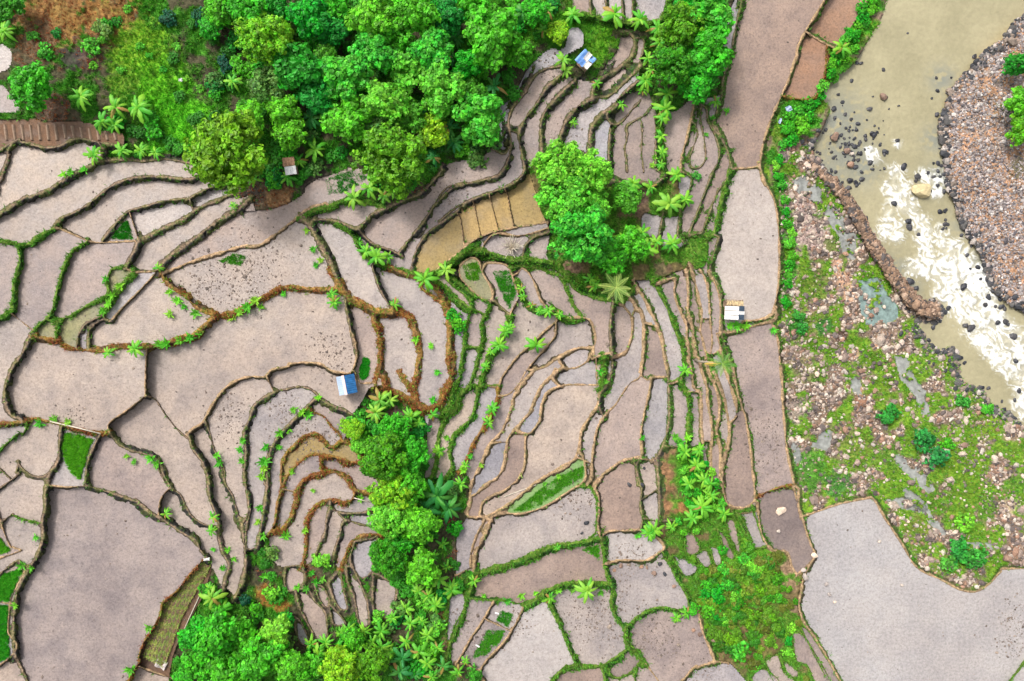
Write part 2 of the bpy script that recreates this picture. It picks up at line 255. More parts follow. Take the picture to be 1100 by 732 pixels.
# one bund per line: tile, type (m mud, d dark stone, g grassy, o dry litter, n bare edge, c = closed ring suffix), width in pixels, course
BUNDS = '''
A|d|6|0,590 30,570 90,560 170,580 230,575 300,545 390,560 480,575
A|n|3|0,470 100,470 170,480 300,480 400,500 480,530 485,575
A|d|7|45,560 30,600 15,660 0,700
A|nc|3|-60,180 0,175 40,200 45,240 20,275 -60,285
A|nc|3|-60,330 0,330 30,360 60,400 75,435 0,445 -60,450
G|d|9|0,290 60,250 120,225 200,190 260,150 330,115 390,80 400,40 385,8
G|d|7|390,85 470,80 560,85 640,78 700,85 750,95
G|d|7|205,345 240,310 330,265 400,210 460,170 540,148 620,145 732,155 770,150
G|g|8|0,400 60,410 140,385 205,350
G|m|4|205,345 230,350 300,380 360,402 440,405 530,400
G|d|6|400,400 440,345 500,285 560,265 640,242 732,232
H|d|6|183,128 250,90 330,60
G|m|3|510,290 545,400
G|d|9|490,505 530,430 545,400 610,365 680,330 732,305
H|d|8|170,205 230,160 300,130 360,105
H|d|5|195,122 210,170
H|d|12|80,380 140,330 200,290 260,245 320,200 390,160 440,115
G|m|5|490,500 520,520 600,520 640,500
H|m|7|95,415 190,375 260,350 330,330 400,310 470,305 520,270 590,220 640,175 690,150 732,140
H|o|9|75,400 110,460 170,500 230,555 290,580
H|o|12|285,580 350,575 420,545 480,510 540,475 600,468 680,478 760,478
H|o|9|290,585 220,650 150,675 60,700 0,712
I|g|8|70,200 150,165 200,150 260,125 300,130
I|d|14|85,185 130,250 160,310 200,380 220,440
I|o|16|195,400 220,440 260,500 320,530 380,560 440,570
I|o|14|440,560 500,590 530,640 545,732
LA|o|12|410,-90 395,20 360,95
I|d|7|140,205 200,205 250,220 300,240 330,220 370,180 430,155 500,125 550,105 600,60 640,10
I|g|9|230,220 285,270 320,330 370,370 430,390 500,405 570,425 640,460 732,560
I|o|12|430,385 520,430 600,470 640,520 660,600 670,732
I|d|5|365,390 380,440 400,490 440,555
I|d|6|255,505 265,570 280,640 300,732
I|o|11|378,560 368,600 390,660 395,732
O|o|11|672,91 670,160 655,240
O|m|4|560,190 580,235 655,238
I|d|6|470,335 520,270 570,210 620,130 660,80 732,60
I|d|6|520,385 540,320 580,260 640,215 690,180 732,140
I|d|5|320,255 370,300 440,325 475,345
J|d|8|350,360 420,345 490,325 520,290 540,240 545,180 535,120 550,60 600,0
J|d|6|240,450 300,385 350,360
J|d|7|260,505 280,490 340,445 400,415 480,385 550,355 590,320 595,280 580,210 575,160 600,100 640,50 670,0
J|d|4|545,150 575,160
J|m|4|240,705 320,640 380,590 450,555 520,535 600,525 690,510
J|g|14|230,715 290,680 350,635 420,615 500,640 560,655 640,655 720,670
J|m|4|425,615 480,555 580,560 690,530
J|d|4|590,640 600,600 640,565 690,550
J|m|2|360,600 345,490
J|m|2|425,560 400,440
J|m|2|495,540 465,425
J|m|2|555,530 530,400
K|d|9|18,366 50,300 90,262 140,243 200,232
K|d|8|105,366 130,330 160,305 205,272
K|d|9|100,690 95,600 95,520 120,450 160,400 210,350 265,300
K|d|9|180,660 190,580 220,500 260,450 310,410 350,390 410,385 450,370 500,320 550,270 585,230
K|d|8|345,385 360,330 400,290 450,260 510,215 545,170 555,110 530,70 495,65
K|d|4|570,95 600,105 600,150 585,200 580,240
K|d|12|330,660 335,580 350,520 390,470 440,440 465,425
K|d|6|440,440 470,400 520,350 570,310
K|d|7|430,720 430,620 435,560 440,520 470,520 510,490 550,440 575,415
K|d|8|520,740 510,640 520,580 520,530 560,500 600,480 630,450 650,420
K|d|6|600,740 590,640 595,560 588,500
K|d|5|660,740 660,640 660,560 655,480
K|d|6|440,520 420,480 435,445
L|d|7|70,470 150,490 220,480 290,490 340,450
L|g|9|300,130 310,200 315,280 325,360 325,450
L|m|6|490,60 465,180 445,270 420,360 415,430
L|d|4|340,450 415,430
L|d|5|490,200 500,250 480,310 460,370 470,410 510,412 535,380 540,340 530,260 515,180 520,90
L|d|5|545,120 550,180 580,240 605,320 600,380 570,440 540,520 510,600 470,700 455,740
L|d|5|590,210 620,270 650,340 660,410 640,470 600,530 570,600 540,680 520,732
D|d|5|722,-10 700,90 680,200 650,300 640,380 620,440 610,500 650,560 670,620 682,665
D|m|4|680,665 740,660 785,655
L|g|9|655,430 630,520 605,620 580,740
L|d|5|330,640 310,740
L|d|5|415,620 400,740
L|d|4|415,430 440,440 470,470 450,540 420,560
D|d|4|120,-40 125,50
D|d|4|180,-40 190,70
D|d|4|245,-40 255,85
D|d|4|290,-40 290,85
D|g|9|40,-20 50,30 100,50 200,80 300,90 380,80 420,30 435,-20
E|m|6|320,-5 240,120 200,230 160,340 110,450 75,550 60,640 65,700 80,732
E|m|5|240,125 300,165 355,190
E|o|4|320,180 315,280 270,385 150,380
E|n|3|500,-20 440,70 390,150 350,190
II|m|6|50,90 80,170 115,240 130,330 135,450 130,580 110,670 90,695
Z|m|6|480,345 540,340 600,322 625,285
Z|m|7|385,395 470,385 540,365 600,350 625,330 620,300
Z|d|5|375,-20 345,80 340,130 380,210 385,300 390,400
Z|m|6|600,345 630,420 640,520 650,620 655,732
AA|m|6|650,100 660,220 670,330 690,430 703,495
AA|m|6|435,-20 460,100 490,200 510,320 520,420 530,510 530,560
Z|d|5|385,395 400,450 420,510 440,580
AA|o|5|530,550 590,520 650,500 703,490
AA|m|5|700,495 715,560 732,640
FF|m|5|485,-10 510,70 530,130 548,185 500,240 470,270
FF|m|5|300,-50 310,60 330,120 370,160 430,170 450,230 475,270
PX|m|5|862,555 880,549 905,541 936,535
GG|m|5|130,10 150,30 190,100 250,190 310,285 400,330 480,372 540,380 590,355 640,305 690,290 740,292
FF|m|6|548,185 500,280 490,340 480,400 500,470 560,560 610,640 660,732 680,770
PX|m|5|862,555 858,545 858,525
GG|g|8|670,745 700,700 740,655
W|m|7|545,280 590,350 630,430 660,490 690,580 700,660 715,720
W|m|6|520,350 560,410 590,450 600,520 600,600 590,680 580,732
Z|m|3|45,355 95,365
Z|g|7|95,190 130,250 160,320 190,400 215,470 220,540 210,590 170,610 145,605
Z|m|6|120,180 180,160 180,230 205,300 230,360 235,430 245,500
Z|m|6|235,140 240,220 240,300 255,360 265,430 270,500
Z|m|6|250,110 275,190 290,250 300,320 295,390 310,450 320,510
Z|m|6|295,120 320,180 330,240 335,310 340,370 345,430 340,480
Z|m|5|330,130 365,200 380,270 380,340 375,410
Z|m|5|365,400 385,480 400,560 430,640 450,700 450,740
Z|m|3|240,330 255,335
Z|m|3|295,335 340,335
Z|m|4|320,480 350,490 380,470
Z|g|5|320,480 335,540 350,590
AA|g|8|195,30 230,80 240,150 240,230 235,300 215,335
AA|d|7|150,-10 155,100 155,200 140,290 110,360 80,395
AA|m|6|240,-60 255,0 265,70 295,90 300,170 300,240 305,310
AA|m|6|285,-60 300,0 320,60 325,130 340,210 345,290 340,380 345,470
AA|m|6|320,-30 360,70 375,130 375,200 365,260 380,330 380,420 370,510
AA|m|6|350,0 395,100 410,170 420,250 410,330 395,400 385,470
AA|m|5|400,-30 425,70 445,130 450,190 415,225
AA|m|5|385,470 405,560 430,585 490,590 535,560
AA|m|3|250,85 295,85
AA|m|3|305,300 350,300
AA|g|5|520,590 545,660 570,740
AA|m|3|150,55 200,40
AA|d|4|150,325 230,325
AA|g|5|450,610 480,680 520,740
AA|g|5|450,610 490,605 530,600
FF|g|5|215,0 250,60 270,130 290,150 325,145
FF|m|3|215,0 300,-10
FF|gc|3|165,40 195,40 215,120 215,160 190,120
FF|gc|2.5|130,80 150,90 175,140 190,180 170,185
FF|gc|2.5|95,150 125,160 135,210 115,215
FF|gc|2.5|30,185 70,165 90,215 65,225
FF|gc|2.5|-10,90 15,95 40,145 20,170 -10,160
FF|gc|2.5|-10,205 25,235 -15,265 -60,190
FF|gc|2.5|465,540 500,545 560,640 610,745 560,745 520,660 480,640
FF|gc|2.5|345,650 390,630 410,690 470,745 390,745
FF|gc|2.5|300,690 340,690 385,745 285,745
FF|gc|2.5|420,650 470,690 455,710 430,690
FF|gc|2.5|505,520 540,540 655,745 620,745
DD|m|6|80,105 100,150 105,220 100,300 120,370
Y|m|6|530,600 460,615 400,650 350,690 310,740
DD|m|6|85,115 100,85 125,55
DD|d|5|280,-20 300,60 315,120 310,200 320,260 308,320
DD|m|6|115,360 150,325 220,320 310,315
DD|d|6|385,-10 400,80 400,160 400,280 380,330
DD|d|3|315,170 345,150 395,115
DD|m|6|125,490 180,470 260,465 340,465 400,430 425,400 380,350 300,315
DD|g|6|115,365 130,430 130,500
DD|g|6|415,420 470,520 510,590 540,650 548,690
EE|g|6|230,480 290,420 370,375 440,370 500,380 550,370
EE|g|7|130,160 150,220 175,290 165,350 190,420 230,480
EE|m|5|590,380 600,420 620,500 650,570 675,640
EE|m|5|675,635 600,660 540,700 500,750
EE|m|4|675,635 740,640
EE|g|10|235,480 245,560 290,600 340,660
EE|m|4|335,655 370,690 410,745
EE|g|7|-10,655 60,660 130,650 180,620 245,575
EE|g|7|130,652 150,690 200,715 260,690 305,640
EE|g|7|110,655 130,700 140,745
EE|g|5|280,680 285,745
BB|m|6|195,235 170,290 145,340 125,390 115,460
BB|m|5|165,235 130,300 105,380 100,450
BB|m|5|180,235 240,210 320,210 400,190 460,160 520,120 585,82
BB|g|6|575,85 630,100 655,150 655,220 650,290 625,315
BB|g|13|110,478 200,450 300,420 400,378 470,350 550,340 640,325 680,320
BB|g|5|90,580 170,590 240,590 330,610
BB|g|11|325,612 380,590 430,550 500,520 570,510 640,515 710,517
BB|m|4|40,480 105,445
BB|m|7|170,225 250,180 320,130 380,80 450,35 510,0 560,-30
BB|m|5|595,-40 605,50 575,90
CC|m|5|225,345 170,440 110,530 45,650
CC|m|5|372,370 330,460 270,550 200,620 145,700
CC|m|5|70,640 150,697 190,745
CC|g|7|95,300 80,400 40,490 10,560 -5,640
CC|m|3|215,440 305,482
CC|g|6|495,345 540,430 580,520 632,650
CC|g|6|500,745 540,700 600,660 640,650 740,655
V|g|7|-10,150 60,170 120,190 190,230 250,290 300,335
V|o|11|60,230 130,280 180,330 200,400 190,500 190,600 200,680 150,740
V|g|6|180,185 230,230 280,270 300,310 290,360 270,450 260,540 240,640
V|g|6|185,165 240,200 300,250 350,280 390,300 375,350 350,400 355,470 340,540 320,620 290,710
V|g|6|290,322 360,350
V|g|5|265,515 340,517
V|m|5|385,295 330,260 285,215 250,170 250,120 300,80 340,100 355,150 390,210 408,265 390,300
V|m|5|355,145 375,110 430,105 480,120 500,160 520,220 535,270 510,320 490,360
V|d|5|385,290 415,290 450,320 495,360
V|g|9|495,360 470,430 430,500 390,580 360,650 340,720
V|m|5|725,385 660,440 600,500 540,550 490,610 450,670 430,712 375,705
V|g|9|525,200 560,270 590,320 640,340 700,350 740,345
V|m|4|535,150 560,130 600,180 620,230 645,300
W|g|8|-15,210 60,212 120,235 190,265 220,320 250,390 280,440 300,465
W|m|5|0,220 40,250 70,310 90,370 120,410 175,445
W|g|9|90,415 140,435 190,450 250,475
W|m|6|235,470 290,460 340,480 360,530 365,580 350,610 290,610 230,630 170,670 110,710 45,722
W|m|4|170,485 165,550 110,620 50,690 20,732
W|m|5|180,670 210,710 270,710 320,680 350,630 360,600
W|g|8|185,225 240,290 270,330 320,355 380,370 440,378
W|d|6|450,370 440,460 435,540 440,610 445,650
W|m|5|350,665 400,645 445,635
W|m|6|480,390 530,440 545,500 535,570 510,630 445,662
W|m|4|360,600 355,665
W|g|6|440,378 480,390 530,350 560,300
W|m|3|545,450 560,410
W|m|3|600,490 640,490
Y|m|5|120,165 105,205 140,250 200,245 330,247
Y|m|7|335,270 330,340 290,400 250,470 240,540 220,600 160,650 80,690 20,725
Y|g|14|360,120 350,190 345,260
Y|m|4|320,105 325,180 325,250
Y|d|6|395,0 395,80 400,160 370,250 340,290 335,350 360,405
Y|m|6|550,-10 550,80 540,200 490,235 450,290 410,350 360,400 330,450 310,530 300,620 300,700 275,740
Y|m|3|235,605 275,622
Y|m|5|590,210 580,290 560,370 545,450 540,510 545,590 530,605
Y|m|4|540,200 575,222 610,205 665,205
Y|m|3|540,608 605,615
Y|d|5|545,600 520,640 525,740
Y|d|7|600,605 620,660 625,740
Y|m|4|675,240 740,218
X|o|14|170,0 170,70 130,170 90,240 50,270 0,250 -60,150 -90,100
X|g|6|210,0 205,90 170,180 140,260 110,290
X|g|8|249,151 200,200 180,250 140,285
X|g|7|249,165 285,158 275,260 250,320 200,370 165,410 150,480 160,560 130,610
X|g|7|240,165 200,210 180,270 130,320 100,380 90,460 80,540 60,610
X|o|7|385,155 380,230 350,300 310,370 270,430 240,500 205,580
X|g|6|325,158 390,155
X|g|8|345,0 320,80 295,155 330,160
X|m|5|523,91 490,150 440,200 395,208
X|m|8|575,75 510,140 465,210 450,270 425,340 400,390 350,440 320,500 290,570 260,630 250,732
X|m|7|700,70 650,110 600,160 570,220 540,290 490,350 440,410 430,455
X|m|4|365,437 430,435
X|m|6|682,163 630,190 600,260 590,330 550,385 520,390 490,385
X|m|6|525,390 520,480 515,560 480,620 420,670 350,700 310,732
X|m|7|435,430 425,470 410,560 380,610 330,640 280,690
X|n|3|110,310 50,320 40,440 30,610
X|n|3|30,610 65,605 130,605 160,570 210,575 240,600 260,640
BB|m|6|154,163 140,215
BB|m|8|100,155 95,220 150,225 190,237
BB|n|3|95,220 60,270 40,330 45,400 40,480
G|g|8|65,405 75,470 55,560 45,640 0,700 -60,730
G|g|6|340,402 280,440 250,500 225,590 200,680 150,732 118,765
M|m|3|40,58 80,90 125,125
M|d|9|120,140 90,210 50,270 25,330 15,400 40,460 75,475
G|g|8|495,500 440,510 420,550 420,610 350,650 280,690 215,720
M|g|6|225,95 218,160
M|g|4|215,100 190,85
G|g|11|525,525 470,580 430,640 390,690
M|d|6|400,70 340,100 310,140 300,195
G|m|4|610,525 550,590 490,650 430,715
M|d|6|435,90 400,88 350,130 345,205
M|o|9|115,150 220,165 260,190 320,205 400,210 480,197 560,200 620,185 690,160 740,145
M|m|4|575,205 570,300 570,390
M|m|4|572,383 500,440 430,490 425,525
M|d|4|568,385 610,400 650,460 700,520 750,565
M|o|8|-10,495 60,490 130,475 180,485 250,500 330,520 400,530 430,525
M|d|7|425,520 460,570 510,600 570,615 620,640 640,690 665,740
P|d|7|297,90 290,170 285,240 250,300 230,345
P|d|6|495,115 460,180 435,240 420,310 420,380
P|m|4|235,372 330,380 420,375
P|d|9|240,325 220,400 220,480 205,550 210,620 190,700 175,735
Q|d|8|190,-5 190,80 160,170 120,230 80,310 65,400 60,500 65,600 90,660 130,740
P|d|7|415,372 500,395 580,420 650,445 690,465 735,512
R|d|8|160,165 230,225 300,270 380,325 450,370 490,430 525,465
P|g|4|-10,205 50,150 110,120 130,80
P|d|6|85,255 110,290 160,325 210,330 260,290 290,240
P|d|4|92,255 75,310 50,350 -10,390
P|d|4|-10,285 55,345
P|g|4|55,515 120,540 195,557
P|d|4|65,515 10,550 -10,565
P|m|4|5,560 25,620 65,680 60,710 -10,730
Q|d|5|-10,250 40,205 100,205 155,190
Q|m|3|-10,370 60,378
Q|m|4|115,225 60,330 45,380 35,500 45,620 -10,655
R|m|4|335,105 285,165 275,240
R|d|5|265,-10 290,50 330,110 380,140 410,200 440,250 500,290 560,300
M|d|5|640,690 670,745
U|o|4|410,125 330,215 270,290 205,345 190,400 150,480 110,540 80,630 70,670 30,735
U|m|4|70,660 150,680 235,712
U|n|3|430,125 445,170 400,310 330,440 270,560 235,712 230,745
N|m|6|230,490 260,460 310,425 350,350 400,280 460,230 540,205 610,205 650,170 732,155
O|m|6|229,140 310,135 380,140 440,175 490,185 530,185 555,140 560,80 545,10 530,-20
N|d|6|232,480 260,560 310,630 330,700 340,732
R|d|7|490,0 515,60 520,140 545,210 570,280 570,350 590,430 620,490 600,560 590,620
N|d|4|318,420 345,480 370,570 410,640 420,732
R|d|5|580,0 600,80 640,150 660,220 675,270
N|d|7|732,265 690,272 650,285 600,315 560,350 535,420 510,480 520,560 515,640 510,732
O|d|7|220,265 290,255 350,275 390,315 440,345 495,365
N|m|3|622,200 655,275
R|d|7|690,0 700,80 715,170 715,240 685,290
R|d|9|680,260 690,340 700,420 700,500 680,580 650,650
O|d|7|355,315 300,370 250,420 190,480 150,540 130,600 115,660 110,732
S|d|8|130,0 120,100 120,200 110,280 100,350 85,420 70,500
S|d|5|30,280 40,320 20,400 25,500 70,495
S|o|6|240,0 200,60 190,130 190,200 170,290 160,370 130,430
O|o|6|235,565 300,500 370,485 410,520 440,550 490,520 540,550 580,600 575,630
O|o|7|200,735 240,670 290,620 340,590 400,590 480,605 540,625 590,615
O|o|5|350,380 400,400 440,450 480,490 492,525
S|o|4|382,40 387,130
S|m|3|185,205 270,222
S|o|8|190,415 240,340 260,270 270,210 300,165 350,135 400,130 460,130 510,160 550,210 630,222
S|o|7|290,590 310,500 310,420 315,360 340,310 380,275 440,260 500,270 540,260 552,212
S|d|6|350,560 380,480 405,420 415,350 430,300 430,270
S|d|5|425,300 490,325 580,325 610,320
S|d|6|440,565 460,490 480,430 500,365 560,375 620,390 680,380
S|d|4|470,325 510,365
S|o|8|480,610 500,550 530,480 580,440 640,430 700,430
S|dc|5|215,590 290,590 305,660 270,700 220,705 208,650
S|n|3|130,430 150,560 215,592
S|n|3|300,592 350,560 440,565 480,605
LC|dc|5|205,190 280,185 320,250 380,320 395,400 390,475 330,480 310,440 270,370 230,290
LC|dc|4|318,150 375,175 410,260 385,290 345,235
LC|dc|5|400,150 470,80 490,190 515,295 475,300 430,230
LC|dc|4|405,270 455,320 505,390 440,395 420,350
LC|dc|5|510,50 550,60 610,190 640,300 640,395 590,390 560,250 515,130
LC|dc|4|205,350 240,380 290,510 240,505 205,420
LB|dc|5|185,345 240,370 300,420 290,500 275,558 225,558 188,520
LB|dc|4|95,190 170,180 210,170 180,250 180,330 130,370 75,290
LB|g|5|545,440 540,550 520,650
LB|gc|4|555,470 600,430 635,460 630,530 590,600 560,680 545,640
LA|n|3|165,75 130,140 70,230 60,290 110,370 130,430 130,500 200,530 215,580 170,620 215,700 235,760
LA|o|12|235,30 250,70 300,95 380,130 450,175
LA|n|3|165,75 240,60
LA|n|3|450,175 440,200 450,280
LG|n|3|-30,625 80,620 180,590 260,540 265,510 330,470 420,440 500,410 560,440 600,470 580,510 500,535 450,565
H|n|3|440,115 450,160
LG|g|8|440,575 560,590 640,600
J|n|3|-20,500 60,450 130,410 180,380 230,330 270,290 340,270 410,265 460,230 480,200
J|n|3|470,215 510,190 500,150 495,80 505,30
C|n|3|505,420 540,390 570,350 600,290 620,260 660,220 700,195 732,190
J|d|5|470,220 520,240 545,200
K|n|3|170,165 215,140 235,60 270,45 305,80 300,130 260,155 200,190 195,240
K|n|3|265,300 350,315 395,280 420,220 470,160 490,80 500,60
K|n|3|600,100 575,310 620,360 660,440 720,400
D|n|3|390,410 450,440 510,400 520,385 600,385 645,370
D|n|3|645,370 650,300 620,150 640,130 690,0
D|n|3|520,385 525,400
LF|n|3|0,200 60,120 200,80 340,190
LF|n|3|30,170 60,260 80,330 110,400 100,500 160,530
LF|n|3|340,190 350,210
LF|n|3|560,175 610,165 625,260 650,300 640,330 610,340 540,340 480,330 480,400 540,430 560,460 620,460 660,420 690,360 710,330
LF|n|3|440,590 480,590 560,580 620,555 700,545 735,500 735,400
FF|n|3|108,640 150,655 220,700 260,750
AA|d|5|100,360 110,450 115,560 110,650
AA|d|5|60,640 110,650 200,645
AA|n|3|190,335 195,430 185,560 190,645
E|n|3|320,190 340,250
PX|n|3|205,176 213,187 232,195 246,205 257,213 272,210
K|n|3|200,232 195,240 205,272 235,290 265,300
R|n|3|590,620 620,610 650,650
R|n|3|525,465 560,540 590,610
LA|n|3|34,342 60,290
BB|g|6|95,470 110,520 90,580
CC|n|3|-5,640 45,655 70,645
W|m|4|172,450 170,490
AA|n|3|215,335 260,322 305,310
AA|n|3|305,310 310,400 345,470
AA|n|3|345,470 370,510 385,470
S|n|3|80,425 105,435 132,430
'''
def resample(pts, step=2.0):
    P = np.array(pts, float); n = len(P); out = []
    for i in range(n-1):
        p0 = P[max(i-1, 0)]; p1 = P[i]; p2 = P[i+1]; p3 = P[min(i+2, n-1)]
        k = max(1, int(np.hypot(*(p2-p1))/step)); t = np.arange(k)[:, None]/k
        out.append(.5*((2*p1)+(-p0+p2)*t+(2*p0-5*p1+4*p2-p3)*t**2+(-p0+3*p1-3*p2+p3)*t**3))
    out.append(P[-1:]); return np.vstack(out)
lines = []; opened = []
for ln in BUNDS.strip().splitlines():
    t, ty, w, s = ln.split('|'); p = tp(t, s); closed = ty.endswith('c'); ty = ty[0]
    if closed:
        if t == 'FF':
            cx, cy = np.mean(p, 0); p = [(cx+(a-cx)*1.25, cy+(b-cy)*1.2) for a, b in p]
        p = p+[p[0]]
    else:
        p = [np.array(q) for q in p]
        for e in (0, -1):
            a, b = (p[0], p[1]) if e == 0 else (p[-1], p[-2]); d = (a-b)/max(1e-6, np.hypot(*(a-b)))
            if a[0] < 5 or a[0] > 1095 or a[1] < 5 or a[1] > 727: p[e] = a+d*110
            else: opened.append((len(lines), e, d))
    lines.append([ty, float(w), resample(p)])
def loopz(t, s): return np.array(tp(t, s))
RIV_L = np.array([(990,-110),(968,-30)]+tp('E', '560,0 540,70 480,170 420,260 330,320 310,390 335,430 300,520 260,590 300,640')+
    tp('II', '310,110 350,170 420,240 470,310 500,380 550,470 590,530 640,600 690,640')+
    [(990,326),(1002,322),(1013,330),(1014,338),(1005,347),(988,348),(996,368),(1009,374),(1027,374),(1030,394),(1034,410),(1055,420),(1065,433),(1081,443),(1100,460),(1150,500),(1210,560)])
RIV_R = np.array([(1210,-40)]+tp('F', '732,60 690,90 650,150 580,200 520,270 450,340 420,420 400,500 420,600')+
    tp('HH', '415,50 420,100 430,180 460,260 480,330 510,380 560,450 580,520 620,600 680,650 732,680')+[(1150,380),(1210,440)])
lines.append(('n', 3.0, resample(RIV_L))); lines.append(('n', 3.0, resample(RIV_R)))

# close the junctions: a loose end runs on to the nearest bund ahead of it
allp = np.vstack([l[2] for l in lines]); alli = np.concatenate([np.full(len(l[2]), i) for i, l in enumerate(lines)])
add = []
for (i, e, d) in opened:
    P = lines[i][2]; a = P[0] if e == 0 else P[-1]; dv = allp-a; ds = np.hypot(dv[:, 0], dv[:, 1])
    cosd = (dv@d)/np.maximum(ds, 1e-6); lim = np.where(cosd > .5, 13.0, np.where(cosd > -.3, 7.0, 3.0))
    ok = (ds < lim) & (alli != i)
    if ok.any(): q = allp[np.where(ok, ds*(1.6-.6*cosd), 1e9).argmin()]; add.append((i, e, q))
    else: add.append((i, e, a+d*3))
for (i, e, q) in add:
    P = lines[i][2]; a = P[0] if e == 0 else P[-1]; k = max(2, int(np.hypot(*(q-a))/2)); seg = a+(q-a)*np.linspace(0, 1, k+1)[1:, None]
    lines[i][2] = np.vstack([seg[::-1], P]) if e == 0 else np.vstack([P, seg])

# ------------------------------------------------------------------ raster of the map
G = 0.8; U0, V0, U1, V1 = -80, -80, 1180, 812
NU, NV = int((U1-U0)/G)+1, int((V1-V0)/G)+1
uu = U0+np.arange(NU)*G; vv = V0+np.arange(NV)*G
UU, VV = np.meshgrid(uu, vv)           # [row v, col u]
CTRL = [(0,30,21),(0,130,20.5),(100,180,19),(0,300,18.6),(100,250,17.8),(200,230,16.6),(300,60,19.5),(150,60,20.5),(100,390,17.2),(0,450,17.6),(20,560,16.6),(100,620,15.6),(20,700,15.6),
 (250,280,16),(270,360,15.4),(200,480,15),(250,550,13.8),(180,600,14.6),(240,690,12.6),(300,540,13),(330,640,11.6),(370,560,11.8),(350,430,14),(400,430,12.6),(400,370,13.8),(430,320,13.6),(470,380,12.4),(430,500,11),(430,620,9.6),(400,720,9.8),
 (360,200,15.8),(420,220,14.6),(470,210,13.8),(540,220,12),(570,280,11),(480,300,12.2),(520,330,11.2),(480,460,10.4),(520,430,10),(560,380,9.8),(580,440,9),(620,330,8.6),(640,420,7.9),(540,560,8.2),(600,560,7.6),(660,540,6.6),(680,400,6.7),(700,330,6.6),(720,400,5.8),(750,340,4.9),(780,380,3.7),(740,480,4.9),(775,480,3.6),
 (450,100,16.5),(540,40,14),(560,120,13),(600,100,11.4),(640,100,9.7),(680,120,7.9),(715,140,6.4),(750,150,5.2),(620,20,12),(680,10,9.5),(740,50,6.4),(780,140,4.3),(800,60,3.8),(800,250,3.3),(690,230,7.0),(640,230,9),(740,240,5.4),
 (820,450,2.8),(830,560,2.4),(790,640,3.2),(720,620,4.4),(650,610,5.6),(590,620,6.4),(510,650,7.4),(560,700,6.2),(640,690,4.8),(710,690,3.8),(780,715,2.8),(900,620,1.9),(980,690,1.7),(1080,660,1.6),(850,300,1.6),(860,110,1.8),(880,40,2.6),(880,200,.6),(900,330,.8),(880,450,1.2),(930,500,.9),(1000,450,.5),(1000,560,.9),(1080,560,.8),(1080,490,.2),
 (920,10,.3),(920,80,0),(960,60,-.6),(1000,180,-.7),(1010,270,-.9),(1060,380,-1.2),(1030,130,.3),(1060,200,.9),(1090,80,2),(1090,280,.5)]
CTRL = [(x, y, h*.72 if h > 0 else h) for x, y, h in CTRL]; cp = np.array(CTRL, float); _d = np.hypot(cp[:, None, 0]-cp[None, :, 0], cp[:, None, 1]-cp[None, :, 1])/300
phi = lambda r: r**2*np.log(r+1e-9)
A_ = np.zeros((len(cp)+3,)*2); A_[:len(cp), :len(cp)] = phi(_d)+np.eye(len(cp))*.004
Pm = np.c_[np.ones(len(cp)), cp[:, :2]/300]; A_[:len(cp), len(cp):] = Pm; A_[len(cp):, :len(cp)] = Pm.T
cf = np.linalg.solve(A_, np.r_[cp[:, 2], 0, 0, 0])
st = 8; uc, vc = np.meshgrid(np.clip(uu[::st], -70, 1170), np.clip(vv[::st], -70, 802)); ec = cf[-3]+cf[-2]*uc/300+cf[-1]*vc/300
for (x, y, _), k in zip(CTRL, cf): ec = ec+k*phi(np.hypot(uc-x, vc-y)/300)
ec = np.clip(ec, -1.6, 23)
jx = np.clip(np.arange(NU)/st, 0, ec.shape[1]-1.001); jy = np.clip(np.arange(NV)/st, 0, ec.shape[0]-1.001)
x0 = jx.astype(int); fx = jx-x0; y0 = jy.astype(int)[:, None]; fy = jy[:, None]-y0
E_ = (ec[y0, x0]*(1-fx)+ec[y0, x0+1]*fx)*(1-fy)+(ec[y0+1, x0]*(1-fx)+ec[y0+1, x0+1]*fx)*fy

wob = (fbm(UU/9, VV/9, 3, 2)-.5)+.8*(fbm(UU/3.2, VV/3.2, 5, 2)-.5)
Tn = np.full(UU.shape, 9.0, np.float32); Dm = np.full(UU.shape, 99.0, np.float32); Li = np.full(UU.shape, -1, np.int32)
for i, (ty, w, P) in enumerate(lines):
    hw = w/2*(1.2 if ty == 'm' and P[:, 0].mean() > 675 and P[:, 0].mean() < 790 else 1)*{'d': 1.32, 'm': 1.0}.get(ty, 1.12); R = hw*1.9+3
    for a, b in zip(P[:-1], P[1:]):
        i0 = max(0, int((min(a[0], b[0])-R-U0)/G)); i1 = min(NU, int((max(a[0], b[0])+R-U0)/G)+2)
        j0 = max(0, int((min(a[1], b[1])-R-V0)/G)); j1 = min(NV, int((max(a[1], b[1])+R-V0)/G)+2)
        if i0 >= i1 or j0 >= j1: continue
        x = UU[j0:j1, i0:i1]; y = VV[j0:j1, i0:i1]; d = b-a; L2 = max(1e-9, d@d)
        t = np.clip(((x-a[0])*d[0]+(y-a[1])*d[1])/L2, 0, 1); ds = np.hypot(x-a[0]-t*d[0], y-a[1]-t*d[1])
        Dm[j0:j1, i0:i1] = np.minimum(Dm[j0:j1, i0:i1], ds)
        if ty == 'n': continue
        tn = ds/(hw*(1+1.3*wob[j0:j1, i0:i1])); s = Tn[j0:j1, i0:i1]; k = tn < s
        s[k] = tn[k]; Li[j0:j1, i0:i1][k] = i
